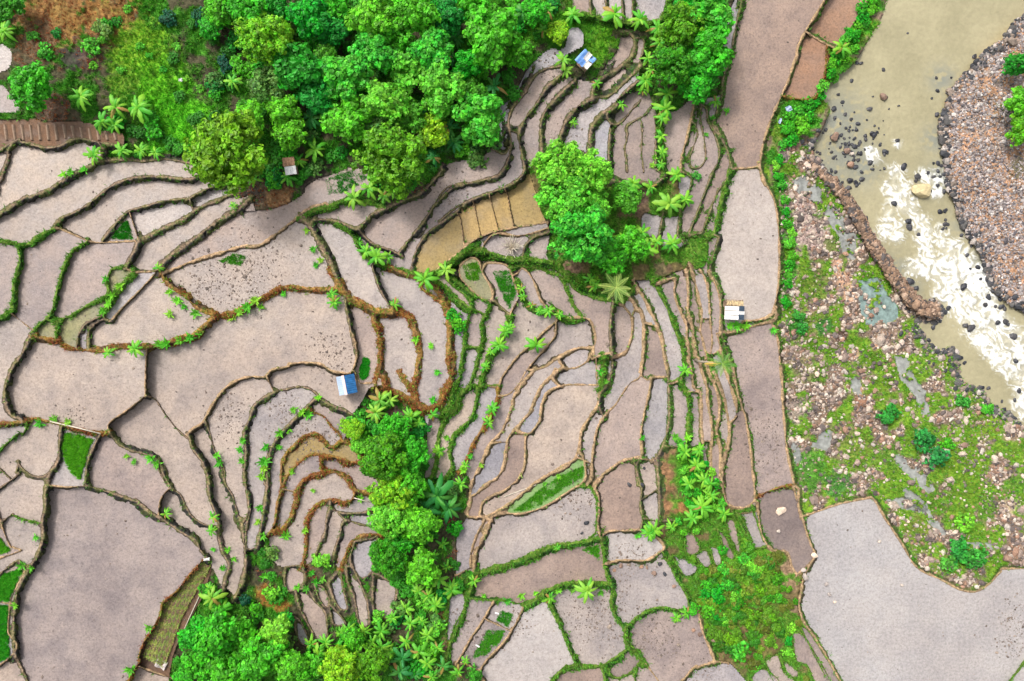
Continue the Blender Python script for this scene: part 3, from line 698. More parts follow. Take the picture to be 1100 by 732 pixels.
# connected fields between the bunds (union-find over row runs)
free = Dm > 0.85
par = []
def find(a):
    while par[a] != a: par[a] = par[par[a]]; a = par[a]
    return a
lab = np.full(free.shape, -1, np.int32); prev = []
for j in range(NV):
    r = free[j].astype(np.int8); df = np.diff(np.r_[0, r, 0]); s = np.flatnonzero(df == 1); e = np.flatnonzero(df == -1); cur = []; q = 0
    for a, b in zip(s, e):
        idn = len(par); par.append(idn); lab[j, a:b] = idn
        while q < len(prev) and prev[q][1] <= a: q += 1
        q2 = q
        while q2 < len(prev) and prev[q2][0] < b:
            ra, rb = find(prev[q2][2]), find(idn)
            if ra != rb: par[rb] = ra
            q2 += 1
        cur.append((a, b, idn))
    prev = cur
roots = np.array([find(k) for k in range(len(par))]); ur, inv = np.unique(roots, return_inverse=True)
lab = np.where(lab >= 0, inv[np.maximum(lab, 0)], -1); nl = len(ur)
area = np.bincount(lab[lab >= 0], minlength=nl)*G*G
small = area < 45; lab = np.where((lab >= 0) & small[np.maximum(lab, 0)], -1, lab)
for _ in range(40):
    hole = lab < 0
    if not hole.any(): break
    for ax, sh in ((0, 1), (0, -1), (1, 1), (1, -1)):
        s = np.roll(lab, sh, ax); k = (lab < 0) & (s >= 0); lab[k] = s[k]
lab = np.maximum(lab, 0)
def at(u, v, A): return A[min(NV-1, max(0, int(round((v-V0)/G)))), min(NU-1, max(0, int(round((u-U0)/G))))]
# what the open areas are
ZONES = {'forest': [(150,60),(330,80),(450,100),(420,520),(250,690),(440,650),(640,55),(740,60),(620,220),(660,260),(345,170),(20,60),(5,22),(290,205),(600,15),(350,700),(290,640),(455,200),(505,120),(490,150),(700,75),(720,100),(280,225),(320,210),(690,210),(30,115),(480,595),(470,640),(300,640),(405,500),(410,470),(560,20)],
         'grass': [(800,650),(745,540),(745,265),(720,520),(735,600),(850,230),(850,150)],
         'bank': [(880,400),(1000,500),(880,160),(915,60),(1020,430)], 'gravel': [(1070,200),(1090,60)], 'river': [(960,80),(1000,200),(1050,350)]}
zone = {}
for z, ps in ZONES.items():
    for p in ps: zone[int(at(*p, lab))] = z
def polymask(P):
    P = np.asarray(P); i0, j0 = [max(0, int((P[:, k].min()-o)/G)-1) for k, o in ((0, U0), (1, V0))]; i1 = min(NU, int((P[:, 0].max()-U0)/G)+2); j1 = min(NV, int((P[:, 1].max()-V0)/G)+2)
    x = UU[j0:j1, i0:i1]; y = VV[j0:j1, i0:i1]; m = np.zeros(x.shape, bool)
    for (xa, ya), (xb, yb) in zip(P, np.roll(P, -1, 0)):
        c = ((ya > y) != (yb > y)); m ^= c & (x < (xb-xa)*(y-ya)/((yb-ya) if yb != ya else 1e-9)+xa)
    M_ = np.zeros(UU.shape, bool); M_[j0:j1, i0:i1] = m; return M_
STREAMS = [('II', '190,160 240,140 300,200 300,245 250,240 205,205'), ('II', '310,300 330,250 380,290 400,340 440,380 435,475 390,465 370,380'), ('II', '440,560 520,540 560,610 600,650 600,700 540,740 470,720 450,640'),
 ('JJ', '480,195 530,200 560,280 600,330 620,430 590,440 560,350 500,280'), ('JJ', '150,550 200,470 240,490 220,570 190,560'), ('JJ', '70,530 100,500 115,600 90,625'), ('JJ', '440,560 530,600 600,650 640,720 610,735 520,650'),
 ('GG', '170,20 280,10 340,40 400,120 450,170 430,180 380,130 320,70 250,50'), ('GG', '480,185 600,190 610,215 480,208'), ('KK', '170,610 250,660 290,710 270,732 190,690'), ('JJ', '300,270 345,280 350,345 320,350')]
STM = [polymask(tp(*q)) & (fbm(UU/6, VV/6, 71, 3) > .42) for q in STREAMS]
isground = np.zeros(nl, bool); isriver = np.zeros(nl, bool)
for k, z in zone.items():
    (isriver if z == 'river' else isground)[k] = True
level = np.zeros(nl); cnt = np.bincount(lab.ravel(), minlength=nl); inframe = np.bincount(lab[(UU > 0) & (UU < 1100) & (VV > 0) & (VV < 732)], minlength=nl)
esum = np.bincount(lab.ravel(), weights=E_.ravel(), minlength=nl); level = esum/np.maximum(cnt, 1)
gx = np.bincount(lab.ravel(), weights=UU.ravel(), minlength=nl)/np.maximum(cnt, 1); gy = np.bincount(lab.ravel(), weights=VV.ravel(), minlength=nl)/np.maximum(cnt, 1)
import os
if os.environ.get('DUMP'):
    for k in np.argsort(-area):
        if area[k] > 45: print('FIELD', k, int(area[k]), int(gx[k]), int(gy[k]), zone.get(int(k), '-'), round(level[k], 1))
GRD = isground[lab]; RIV = isriver[lab]
gn = (fbm(UU/14, VV/14, 11, 4)-.5)*1.0+(fbm(UU/3.2, VV/3.2, 15, 2)-.5)*.35
Lv = np.where(GRD, E_, level[lab])                       # level of land each side of a bund
Fl = np.where(GRD, E_+gn*.9, level[lab]-.14)             # floor under the mud sheets / open ground
for m_ in STM: Fl = np.where(m_ & GRD, E_-.55+gn*.25, Fl)
def maxf(A, r):
    B = A.copy()
    for ax in (0, 1):
        C_ = B.copy()
        for k in range(1, r+1):
            C_ = np.maximum(C_, np.maximum(np.roll(B, k, ax), np.roll(B, -k, ax)))
        B = C_
    return B
def blur(A, r):
    for ax in (0, 1):
        k = np.cumsum(np.pad(A, [(r+1, r) if a == ax else (0, 0) for a in (0, 1)], mode='edge'), axis=ax)
        n = A.shape[ax]; A = (np.take(k, range(2*r+1, 2*r+1+n), ax)-np.take(k, range(0, n), ax))/(2*r+1)
    return A
LvB = np.where(RIV, -1.0, Lv)
Cr = blur(maxf(LvB, 6), 3)
Tn = Tn/(.50+1.0*sstep(.05, .22, Cr-Lv))                 # the crest hugs the upper field, the face drops to the lower one
BAND = (Li >= 0) & (Tn < 1.0) & ~RIV
TYI = np.array(['mdgon'.index(l[0]) for l in lines]); ty = np.where(Li >= 0, TYI[np.maximum(Li, 0)], 0)
ch = np.array([.16, .22, .26, .22, 0])[ty]
prof = 1-sstep(.20, 1.0, Tn)
rough = (fbm(UU/2.2, VV/2.2, 21, 2)-.5)
Zb = Fl+(np.maximum(Cr, Lv)+ch-Fl)*prof+rough*np.array([.10, .26, .26, .26, 0])[ty]*sstep(0, .4, prof)
HZ = np.where(BAND, Zb, np.where(GRD, Fl, level[lab]))   # visible surface height everywhere
def hz(u, v): return float(at(u, v, HZ))
def ground_at(x, y):
    z = 6.0
    for _ in range(6): z = hz(CU+x*FPX/(CAMZ-z), CV-y*FPX/(CAMZ-z))
    return z
def unproj(UVZ): k = (CAMZ-UVZ[:, 2])/FPX; return np.c_[(UVZ[:, 0]-CU)*k, -(UVZ[:, 1]-CV)*k, UVZ[:, 2]]

# ------------------------------------------------------------------ colours of bunds and open ground (soil and plant colour, with riser shade painted in)
def mix3(a, b, t): return a*(1-t[..., None])+np.asarray(b)*t[..., None]
n_a = fbm(UU/5, VV/5, 31, 3); n_b = fbm(UU/16, VV/16, 35, 3); n_c = fbm(UU/2.5, VV/2.5, 39, 2); n_d = fbm(UU/40, VV/40, 43, 3)
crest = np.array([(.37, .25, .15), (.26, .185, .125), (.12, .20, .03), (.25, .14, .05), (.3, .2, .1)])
riser = np.array([(.06, .045, .032), (.03, .029, .027), (.03, .095, .012), (.07, .042, .022), (.1, .1, .1)])  # dark stone and moss, deepened to paint shade on the lower faces
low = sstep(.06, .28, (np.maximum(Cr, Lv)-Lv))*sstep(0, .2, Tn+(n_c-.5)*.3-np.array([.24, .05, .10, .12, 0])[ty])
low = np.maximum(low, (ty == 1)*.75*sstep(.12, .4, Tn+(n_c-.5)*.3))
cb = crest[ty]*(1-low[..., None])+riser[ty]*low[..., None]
moss = np.array([.12, .34, .9, .35, 0])[ty]*sstep(.42, .62, n_a)
cb = mix3(cb, (.085, .16, .022), moss*.9)
cb = mix3(cb, (.26, .135, .032), np.array([.05, .10, .05, .8, 0])[ty]*sstep(.50, .66, n_a))
cb = cb*(.55+.9*n_c[..., None])
east = (.15*sstep(480, 600, UU)+.65*sstep(670, 705, UU))*((ty == 0) | (ty == 1))*sstep(.38, .55, n_b+.12*(UU > 640)); cb = mix3(cb, (.07, .13, .02), east*low*.8)
cg = np.zeros(UU.shape+(3,)); FLOOR = {'forest': ((.07, .065, .035), (.05, .19, .015)), 'grass': ((.15, .115, .05), (.085, .20, .02)), 'bank': ((.19, .135, .10), (.15, .26, .024)), 'gravel': ((.40, .23, .14), (.28, .22, .19))}
zi = np.full(nl, -1); zn = list(FLOOR)
for k, z in zone.items():
    if z in zn: zi[k] = zn.index(z)
ZI = zi[lab]
for q, z in enumerate(zn):
    k = ZI == q; th = {'forest': sstep(.40, .6, n_b), 'grass': sstep(.30, .52, n_b), 'bank': sstep(.40, .58, n_b), 'gravel': sstep(.45, .6, n_a)}[z]
    c = np.array(FLOOR[z][0])*(1-th[..., None])+np.array(FLOOR[z][1])*th[..., None]; cg[k] = c[k]
SPLAT = [  # u, v, radius, colour, strength: patches of bare soil, litter, turf, sand
 (60,15,50,(.27,.135,.05),.85),(120,25,40,(.28,.15,.045),.8),(40,45,30,(.13,.085,.05),.8),(100,60,26,(.09,.06,.045),.9),(75,62,14,(.05,.04,.04),.9),(150,60,40,(.19,.38,.02),.9),(170,95,34,(.15,.42,.018),1),(190,130,40,(.11,.44,.014),1),
 (130,90,20,(.12,.21,.02),.7),(60,118,22,(.10,.065,.045),1),(290,212,30,(.12,.085,.055),1),(300,212,16,(.30,.17,.08),.9),(270,210,14,(.07,.055,.045),1),(340,190,24,(.08,.065,.05),1),(390,190,10,(.07,.06,.05),1),(450,205,14,(.10,.075,.05),1),(430,215,14,(.07,.065,.06),1),
 (640,50,20,(.11,.27,.015),1),(625,30,20,(.08,.24,.015),1),(655,40,14,(.11,.27,.015),1),(570,35,18,(.07,.22,.015),1),(590,20,22,(.075,.25,.015),1),(470,180,22,(.055,.19,.015),1),(685,222,16,(.13,.085,.055),1),(690,210,10,(.10,.065,.05),1),(612,292,14,(.20,.13,.085),1),
 (395,455,16,(.11,.075,.055),1),(425,443,12,(.13,.09,.075),1),(420,425,14,(.16,.08,.03),1),(285,640,14,(.26,.13,.03),1),(300,650,12,(.27,.15,.03),.9),(275,615,8,(.05,.03,.03),1),(270,650,10,(.06,.13,.03),.8),(262,620,14,(.10,.12,.05),.8),(310,620,10,(.13,.08,.05),.8),(330,615,12,(.12,.08,.05),.9),
 (490,630,10,(.09,.06,.04),1),(488,600,12,(.12,.08,.055),1),(480,560,12,(.07,.05,.04),1),(475,665,10,(.19,.11,.06),.9),(487,690,12,(.20,.12,.07),.9),
 (810,600,30,(.12,.28,.02),1),(790,620,30,(.10,.28,.018),1),(770,640,16,(.04,.13,.012),1),(760,655,12,(.04,.12,.012),1),(800,640,28,(.15,.28,.02),1),(845,610,8,(.24,.16,.10),1),(850,630,9,(.25,.17,.10),1),(840,655,12,(.12,.18,.03),.8),(780,660,10,(.17,.12,.05),.9),(770,690,10,(.16,.12,.06),.9),(820,690,16,(.18,.15,.05),.8),(855,650,8,(.2,.14,.09),1),
 (715,488,11,(.21,.125,.07),1),(714,505,12,(.24,.135,.07),1),(713,525,12,(.25,.14,.07),1),(716,545,11,(.26,.14,.07),1),(732,545,7,(.30,.15,.06),1),(736,505,9,(.06,.30,.02),1),(738,525,8,(.06,.30,.02),1),
 (738,270,16,(.12,.22,.03),.9),(720,265,10,(.08,.15,.03),.7),(710,288,10,(.16,.10,.07),.8),
 (838,200,9,(.05,.20,.02),1),(840,230,9,(.05,.20,.02),1),(843,260,10,(.05,.21,.02),1),(846,290,10,(.06,.22,.02),1),(842,320,10,(.05,.19,.02),1),(855,350,12,(.05,.17,.035),1),(830,170,10,(.05,.20,.02),1),(850,120,18,(.06,.21,.02),1),(870,100,12,(.06,.21,.02),1),(895,70,12,(.05,.19,.015),1),(915,40,12,(.06,.22,.015),1),(932,10,10,(.06,.22,.015),1),(862,130,20,(.06,.27,.015),1),(855,112,16,(.06,.27,.015),1),(882,95,12,(.06,.26,.015),1),(900,70,14,(.06,.26,.015),1),(912,50,13,(.06,.26,.015),1),(925,25,13,(.06,.27,.015),1),(936,2,14,(.06,.27,.015),1),(950,-25,20,(.06,.27,.015),1),
 (870,250,22,(.36,.27,.25),1),(862,220,14,(.34,.25,.23),1),(842,165,8,(.33,.25,.22),1),(905,300,10,(.52,.32,.22),1),(915,315,10,(.52,.33,.23),1),(898,285,8,(.50,.30,.21),1),(895,262,10,(.13,.17,.04),.8),
 (875,310,18,(.14,.20,.03),.9),(880,345,16,(.16,.21,.035),.9),(862,400,16,(.20,.19,.09),.8),(855,440,14,(.30,.24,.21),.9),(885,350,10,(.04,.17,.05),.8),
 (905,360,9,(.10,.06,.045),1),(918,380,6,(.40,.25,.18),1),(945,370,10,(.45,.28,.19),1),(940,390,16,(.13,.22,.02),1),(950,410,12,(.14,.23,.02),1),(930,435,13,(.24,.13,.085),1),(925,450,10,(.25,.16,.11),1),(870,505,24,(.08,.22,.03),.9),(900,520,16,(.07,.19,.05),.9),(920,480,20,(.15,.22,.03),.9),(955,490,16,(.13,.22,.03),.9),
 (1020,390,14,(.14,.23,.02),1),(1045,425,14,(.15,.22,.03),.9),(1065,455,20,(.15,.24,.02),.9),(1030,500,24,(.14,.23,.02),1),(1040,525,24,(.13,.22,.02),1),(1005,540,16,(.12,.22,.02),1),(1090,520,14,(.10,.21,.02),.9),(1068,508,10,(.30,.18,.13),1),(1085,545,10,(.34,.25,.2),.8),(985,570,14,(.17,.19,.04),.8),(1010,610,14,(.17,.20,.05),.7),(960,575,8,(.07,.23,.02),1),(975,600,9,(.07,.23,.02),1),(1060,545,14,(.12,.22,.03),.8),(1090,595,8,(.22,.15,.1),.8),
 (1070,30,18,(.42,.24,.13),.8),(1055,60,12,(.44,.25,.13),.7),(1030,110,10,(.44,.27,.17),.8),(1025,140,10,(.42,.26,.18),.8),(1095,180,12,(.10,.10,.06),.9),(1095,120,20,(.05,.13,.02),1),(1085,135,12,(.2,.13,.1),.8)]
for (x, y, r, c, s) in SPLAT:
    i0, i1 = max(0, int((x-2.2*r-U0)/G)), min(NU, int((x+2.2*r-U0)/G)); j0, j1 = max(0, int((y-2.2*r-V0)/G)), min(NV, int((y+2.2*r-V0)/G))
    d = np.hypot(UU[j0:j1, i0:i1]-x, VV[j0:j1, i0:i1]-y)/r+(n_a[j0:j1, i0:i1]-.5)*1.3
    t = (1-sstep(.6, 1.15, d))*s; cg[j0:j1, i0:i1] = mix3(cg[j0:j1, i0:i1], c, t)
cg = cg*(.72+.6*n_c[..., None])
greenness = cg[..., 1]/(cg.sum(-1)+1e-6)

# ------------------------------------------------------------------ terrain: open ground, bunds, mud fields
def grid_faces(mask):           # mask of cells (lower-left node index)
    j, i = np.nonzero(mask); a = j*NU+i
    return np.c_[a, a+NU, a+NU+1, a+1]
def build(name, faces, Zarr, Carr, mat, parent=None):
    u, inv = np.unique(faces, return_inverse=True); f = inv.reshape(faces.shape)
    P = unproj(np.c_[UU.ravel()[u], VV.ravel()[u], Zarr.ravel()[u]])
    return mobj(name, npmesh(name, P, f, True, Carr.reshape(-1, 3)[u], mat), parent)
def stride_faces(mask, s):
    jj = np.arange(0, NV-s, s); ii = np.arange(0, NU-s, s)
    m = mask[np.ix_(jj, ii)] | mask[np.ix_(jj+s, ii)] | mask[np.ix_(jj, ii+s)] | mask[np.ix_(jj+s, ii+s)]
    j, i = np.nonzero(m); j = jj[j]; i = ii[i]; a = j*NU+i
    return np.c_[a, a+s*NU, a+s*NU+s, a+s]
Zg = np.where(BAND, np.minimum(Fl, Zb)-.15, Fl)
Zg = np.where(~GRD, np.minimum(Zg, np.where(RIV, E_*0-2.2, level[lab]))-.3, Zg)
names = {'forest': 'forest_floor', 'grass': 'grassy_slope', 'bank': 'riverbank', 'gravel': 'gravel_bar'}
roots_ = {}
for q, z in enumerate(zn):
    k = (ZI == q)
    o = build(names[z], stride_faces(k, 2), Zg, cg, M['ground']); tag(o, kind='structure'); roots_[z] = o
terr = bpy.data.objects.new('terrain', npmesh('terrain', [(-150, 110, -3.2), (150, 110, -3.2), (150, -110, -3.2), (-150, -110, -3.2)], [(0, 3, 2, 1)], False, np.tile((.15, .1, .07), (4, 1)), M['ground']))
link(terr); tag(terr, kind='structure')
BV = BAND & (UU > -40) & (UU < 1140) & (VV > -40) & (VV < 772)
cell = BAND[:-1, :-1] | BAND[1:, :-1] | BAND[:-1, 1:] | BAND[1:, 1:]
Lc = np.where(BAND, Li, -1); own = np.maximum(np.maximum(Lc[:-1, :-1], Lc[1:, :-1]), np.maximum(Lc[:-1, 1:], Lc[1:, 1:]))
jj, ii = np.nonzero(cell & (own >= 0) & BV[:-1, :-1]); oo = own[jj, ii]; order = np.argsort(oo, kind='stable'); jj, ii, oo = jj[order], ii[order], oo[order]
cuts = np.flatnonzero(np.diff(np.r_[-1, oo, 10**6]))
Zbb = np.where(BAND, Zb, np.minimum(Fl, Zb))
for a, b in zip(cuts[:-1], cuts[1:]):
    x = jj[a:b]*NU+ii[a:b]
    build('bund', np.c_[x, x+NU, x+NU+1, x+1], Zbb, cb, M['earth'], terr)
# mud fields: flat sheets at their own level, shore hidden in the foot of the bunds
SPECIAL = [('ochre', (525,240)),('ochre',(560,225)),('ochre',(490,250)),('ochre',(545,225)),('ochre',(508,240)),('ochre',(350,475)),('clay_orange',(865,75)),('clay_orange',(890,20)),('green_water',(600,520)),('green_water',(585,528)),('weedy',(508,295)),('mud_pink',(545,310)),
 ('mud_pink',(530,670)),('tilled',(60,137)),('tilled',(190,650)),('mud_clay',(815,70)),('pond',(800,240)),('mud_pink',(810,450)),('mud_clay',(840,570)),('pond',(920,640)),('mud_tan',(270,360)),('mud_tan',(80,410)),('mud_tan',(40,205)),('mud_tan',(60,220)),('mud_tan',(130,215)),
 ('mud_tan',(300,400)),('mud_grey',(580,560)),('pond',(560,700)),('pond',(680,590)),('mud_blue',(660,140)),('mud_blue',(680,150)),('mud_blue',(497,570)),('mud_blue',(390,605)),('mud_pink',(110,600)),('mud_grey',(625,360)),('mud_clay',(20,270)),('mud_pink',(45,300)),('mud_pink',(95,290)),
 ('weedy',(85,350)),('weedy',(50,352)),('mud_clay',(570,620)),('mud_tan',(590,460)),('mud_pink',(660,450)),('mud_blue',(700,30)),('mud_grey',(420,370)),('mud_grey',(460,380)),('mud_blue',(700,195)),('mud_blue',(720,235)),('mud_blue',(700,240)),('mud_grey',(20,20)),('mud_blue',(640,150)),('mud_clay',(700,150)),('mud_pink',(735,130))]
spec = {int(at(*p, lab)): m for m, p in SPECIAL}
prng = random.Random(5); paddies = {}
present = np.unique(lab)
for k in present:
    if isground[k] or isriver[k] or inframe[k] == 0 or area[k] < 45: continue
    mk = (lab == k) & ((Tn > .28) | ~BAND)
    js = np.flatnonzero(mk.any(1)); V_ = []; z = level[k]
    for j in range(js[0]-js[0] % 2, js[-1]+1, 2):
        r = mk[j] | (mk[j+1] if j+1 < NV else False); df = np.diff(np.r_[0, r.astype(np.int8), 0])
        for s, e in zip(np.flatnonzero(df == 1), np.flatnonzero(df == -1)):
            a0, a1, b0, b1 = uu[s]-.5*G, uu[e-1]+.5*G, vv[j]-.5*G, vv[j]+1.5*G
            V_ += [(a0, b0, z), (a0, b1, z), (a1, b1, z), (a1, b0, z)]
    if not V_: continue
    P = unproj(np.array(V_)); F = np.arange(len(P)).reshape(-1, 4)
    u = gx[k]
    kind = spec.get(int(k)) or prng.choice(['mud_pink', 'mud_pink', 'mud_tan', 'mud_grey', 'mud_tan', 'mud_blue'] if u < 450 else ['mud_pink', 'mud_pink', 'mud_grey', 'mud_tan', 'mud_clay', 'mud_blue'])
    paddies[int(k)] = mobj('paddy_field', npmesh('paddy_field', P, F, False, None, M[kind]), terr)

# ------------------------------------------------------------------ river with rapids, side streams
FOAM = [('HH', p) for p in '''130,50,16 145,80,14 235,20,12 230,130,20 205,190,20 250,230,18 265,270,14 330,140,14 380,150,20 390,210,16 300,300,16 335,325,18 200,290,18 185,360,20 235,385,16 330,390,18 345,410,14 410,360,16 410,410,14 470,400,10 340,480,22 300,510,22 380,515,22 430,470,18 480,450,20 430,540,24 500,500,26 480,580,26 440,610,22 400,595,18 545,540,24 580,570,20 520,620,30 470,650,24 560,650,30 520,700,30 600,660,18 590,720,26 640,740,24 540,740,26 670,800,30 620,790,26 700,860,30 720,920,30 690,760,20 650,700,14 740,1000,26 730,1060,24 690,900,18 560,790,20 600,830,22 640,880,20 250,330,10 300,250,10 270,190,14 350,360,12 450,430,14'''.split()]
zr = -.40-.0011*np.clip(VV, -80, 560)
fo = np.zeros(UU.shape)
for t, q in FOAM:
    a, b, r = map(float, q.split(',')); x0_, y0_, w_ = T[t]; x = x0_+a*w_/732; y = y0_+b*w_/732; r = r*w_/732*1.25
    fo += np.exp(-((UU-x)**2+(VV-y)**2)/(2*r*r))
fo = np.clip(fo, 0, 1.3)
wx = UU+(fbm(UU/11, VV/11, 61, 2)-.5)*22; wy = VV+(fbm(UU/11, VV/11, 64, 2)-.5)*22
ca, sa = math.cos(.9), math.sin(.9); al, ac = wx*ca+wy*sa, -wx*sa+wy*ca            # along and across the current
rip = fbm(ac/3.4, al/13.0, 51, 3); chop = fbm(UU/2.6, VV/2.6, 55, 2); ridge = 1-np.abs(2*rip-1); rip2 = 1-np.abs(2*fbm(ac/7.5+9, al/26.0, 58, 3)-1)
fs = blur(np.clip(fo, 0, 1.1), 4)
foam = (np.clip(.25*sstep(.25, 1.0, fs*(.55+.9*fbm(UU/10, VV/10, 66, 3)))+.85*sstep(.40, 1.05, fs*.50+(ridge-.75)*1.9+(rip2-.75)*1.4+(chop-.5)*1.1+.13)*sstep(.05, .55, fs), 0, 1))
Zr = zr+blur((rip-.5)*.5*np.clip(fo, 0, 1)+foam*chop*.25, 1)+(fbm(UU/5, VV/5, 57, 2)-.5)*.05
m, nt, b, _ = newmat('river_water'); g = geo(nt)
a = N(nt, 'ShaderNodeVertexColor', layer_name='Col'); sp = nt.nodes.new('ShaderNodeSeparateColor'); nt.links.new(a.outputs[0], sp.inputs[0])
n1 = noise(nt, .12, 4, .6, g); n2 = noise(nt, 1.6, 5, .65, g); n3 = noise(nt, 4.5, 4, .7, g)
silt = ramp(nt, n1.outputs[0], [(.35, (.30, .27, .165)), (.65, (.375, .335, .21))])
silt = mixc(nt, 1.0, silt, ramp(nt, n2.outputs[0], [(.3, (.9, .9, .88)), (.7, (1.08, 1.08, 1.06))]), 'MULTIPLY')
silt = mixc(nt, sp.outputs[1], silt, (.20, .215, .19))
fb = ramp(nt, n3.outputs[0], [(.3, (.52, .52, .46)), (.62, (.82, .82, .80))])
nt.links.new(mixc(nt, sp.outputs[0], silt, fb), b.inputs['Base Color'])
rr = nt.nodes.new('ShaderNodeMapRange'); nt.links.new(sp.outputs[0], rr.inputs[0]); rr.inputs[3].default_value = .16; rr.inputs[4].default_value = .8
nt.links.new(rr.outputs[0], b.inputs['Roughness']); bump(nt, b, n2.outputs[0], .5, .14); M['river'] = m
def boxdil(m_, r): return maxf(m_.astype(np.float32), r) > 0
stain = np.zeros(UU.shape)
for x, y, r in ((900,130,22),(910,165,20),(925,180,14),(890,190,16),(1012,85,10),(1005,150,10),(1010,190,12),(1040,240,12),(1055,290,14),(960,290,10),(975,310,10)): stain = np.maximum(stain, np.exp(-((UU-x)**2+(VV-y)**2)/(2*r*r)))
rc = np.stack([foam, np.clip(stain*.8*sstep(.35, .6, n_a+.1), 0, 1), foam*0], -1)
riv = build('river', stride_faces(boxdil(RIV, 4), 1), Zr, rc, M['river']); tag(riv, kind='structure')
M['stream'] = m_plain('shallow_stream', (.27, .275, .255), .12, .35, 1.2, .5)
M['stream_teal'] = m_plain('teal_stream', (.19, .26, .24), .12, .45, 1.2, .5)
for q, m_ in enumerate(STM):
    Zs = E_-.16
    f = stride_faces(m_ & GRD, 2)
    if len(f): o = build('stream', f, Zs, rc*0, M['stream_teal' if q == 2 else 'stream']); tag(o, kind='structure')

# ------------------------------------------------------------------ naming by landmarks
LANDMARK = {'the blue-roofed hut': (372, 413), 'the white-roofed hut': (788, 330), 'the blue tarpaulin shelter': (629, 64), 'the plank shelter': (311, 178), 'the big central tree': (612, 205), 'the star-shaped palm': (662, 309),
 'the leaning palm': (777, 392), 'the dotted green seedbed': (80, 488), 'the ridged brown bed': (60, 137), 'the striped vegetable plot': (190, 650), 'the lens-shaped green paddy': (585, 525), 'the ochre plots': (530, 238), 'the tan boulder': (990, 205), 'the mossy mound': (800, 640), 'the orange clay plot': (865, 75), 'the yellow-green forest tree': (285, 40), 'the grassy clearing': (160, 80), 'the dead bush': (550, 266), 'the embankment tip': (1008, 335), 'the embankment head': (866, 172), 'the wide grey paddy': (960, 640), 'the emerald shrubs': (1000, 482)}
_o = 'first second third fourth fifth sixth seventh eighth ninth tenth eleventh twelfth thirteenth fourteenth fifteenth sixteenth seventeenth eighteenth nineteenth'.split()
_t = {2: 'twent', 3: 'thirt', 4: 'fort', 5: 'fift', 6: 'sixt', 7: 'sevent'}
def ordinal(n): return 'nearest' if n == 1 else (_o[n-1] if n < 20 else _t[n//10]+'ieth' if n % 10 == 0 else _t[n//10]+'y-'+_o[n % 10-1])+' nearest'
named = {}
def name_later(o, u, v, what, cat, group): named.setdefault(what, []).append((o, u, v, cat, group))
def finish_names():
    for what, L in named.items():
        b = {}
        for it in L:
            _, u, v, _, _ = it; lm = min(LANDMARK, key=lambda k: math.hypot(u-LANDMARK[k][0], v-LANDMARK[k][1])); x, y = LANDMARK[lm]; dx, dy = u-x, v-y
            side = ('right of' if dx > 0 else 'left of') if abs(dx) > abs(dy) else ('below' if dy > 0 else 'above')
            b.setdefault((lm, side), []).append((math.hypot(dx, dy), it))
        for (lm, side), q in b.items():
            for n_, (d, (o, u, v, cat, grp)) in enumerate(sorted(q, key=lambda z: z[0])):
                pre = (ordinal(n_+1)+' ') if len(q) > 1 else ''
                tag(o, f'{what}, {pre}{side} {lm}', cat, grp)

# ------------------------------------------------------------------ foliage
def crown_mesh(name, seed, R, lobes, leaf, n, per=9, flat=.72, lr=(.30, .46), spread=.36):
    r = np.random.default_rng(seed); C_ = []
    for i in range(lobes):
        a = r.random()*6.283+i*2.4; d = math.sqrt((i+.5)/lobes)*.72*R*(.65+.6*r.random()); z = flat*R*math.sqrt(max(0, 1-(d/R)**2))*(.2+.85*r.random())
        C_.append((math.cos(a)*d, math.sin(a)*d, z, R*(lr[0]+(lr[1]-lr[0])*r.random())))
    C_ = np.array(C_); nc = n//per; cen = []; nor = []; ell = np.c_[.75+.6*r.random((lobes, 2)), .6+.5*r.random(lobes)]
    while len(cen) < nc:
        k = r.integers(lobes); d = r.normal(size=3); d /= np.linalg.norm(d)
        if d[2] < -.35: d[2] = -d[2]
        p = C_[k, :3]+d*C_[k, 3]*(.62+.55*r.random())*ell[k]
        if (np.linalg.norm((p-C_[:, :3]), axis=1) < C_[:, 3]*.62).any() and r.random() < .8: continue
        cen.append(p); nor.append(d)
    cen = np.repeat(np.array(cen), per, 0); nor = np.repeat(np.array(nor), per, 0); m = len(cen)
    off = r.normal(size=(m, 3)); off /= np.linalg.norm(off, axis=1)[:, None]
    p = cen+off*spread*R/5*(.3+.9*r.random((m, 1)))*np.array([1, 1, .7])
    nn = nor*.7+off*.75+np.array([0, 0, .55]); nn /= np.linalg.norm(nn, axis=1)[:, None]
    t = np.cross(nn, r.normal(size=(m, 3))); t /= np.linalg.norm(t, axis=1)[:, None]; s_ = np.cross(nn, t)
    ls = (leaf*(.45+1.0*r.random(m)**1.5))[:, None]; w = ls*.34
    V = np.stack([p-t*ls*.5, p+s_*w-t*ls*.05+nn*ls*.06, p+t*ls*.5-nn*ls*.10, p-s_*w-t*ls*.05+nn*ls*.06], 1).reshape(-1, 3)
    cv = np.repeat(.5+.95*r.random(nc)**1.3, per)*(.8+.4*r.random(m)); hue = np.repeat(r.random(nc), per)
    c = np.c_[cv*(.82+.5*hue), cv, cv*(.9+.3*r.random(m))]; c = np.repeat(np.clip(c, 0, 2), 4, 0)
    return npmesh(name, V, np.arange(len(V)).reshape(-1, 4), False, c, M['mid']), C_
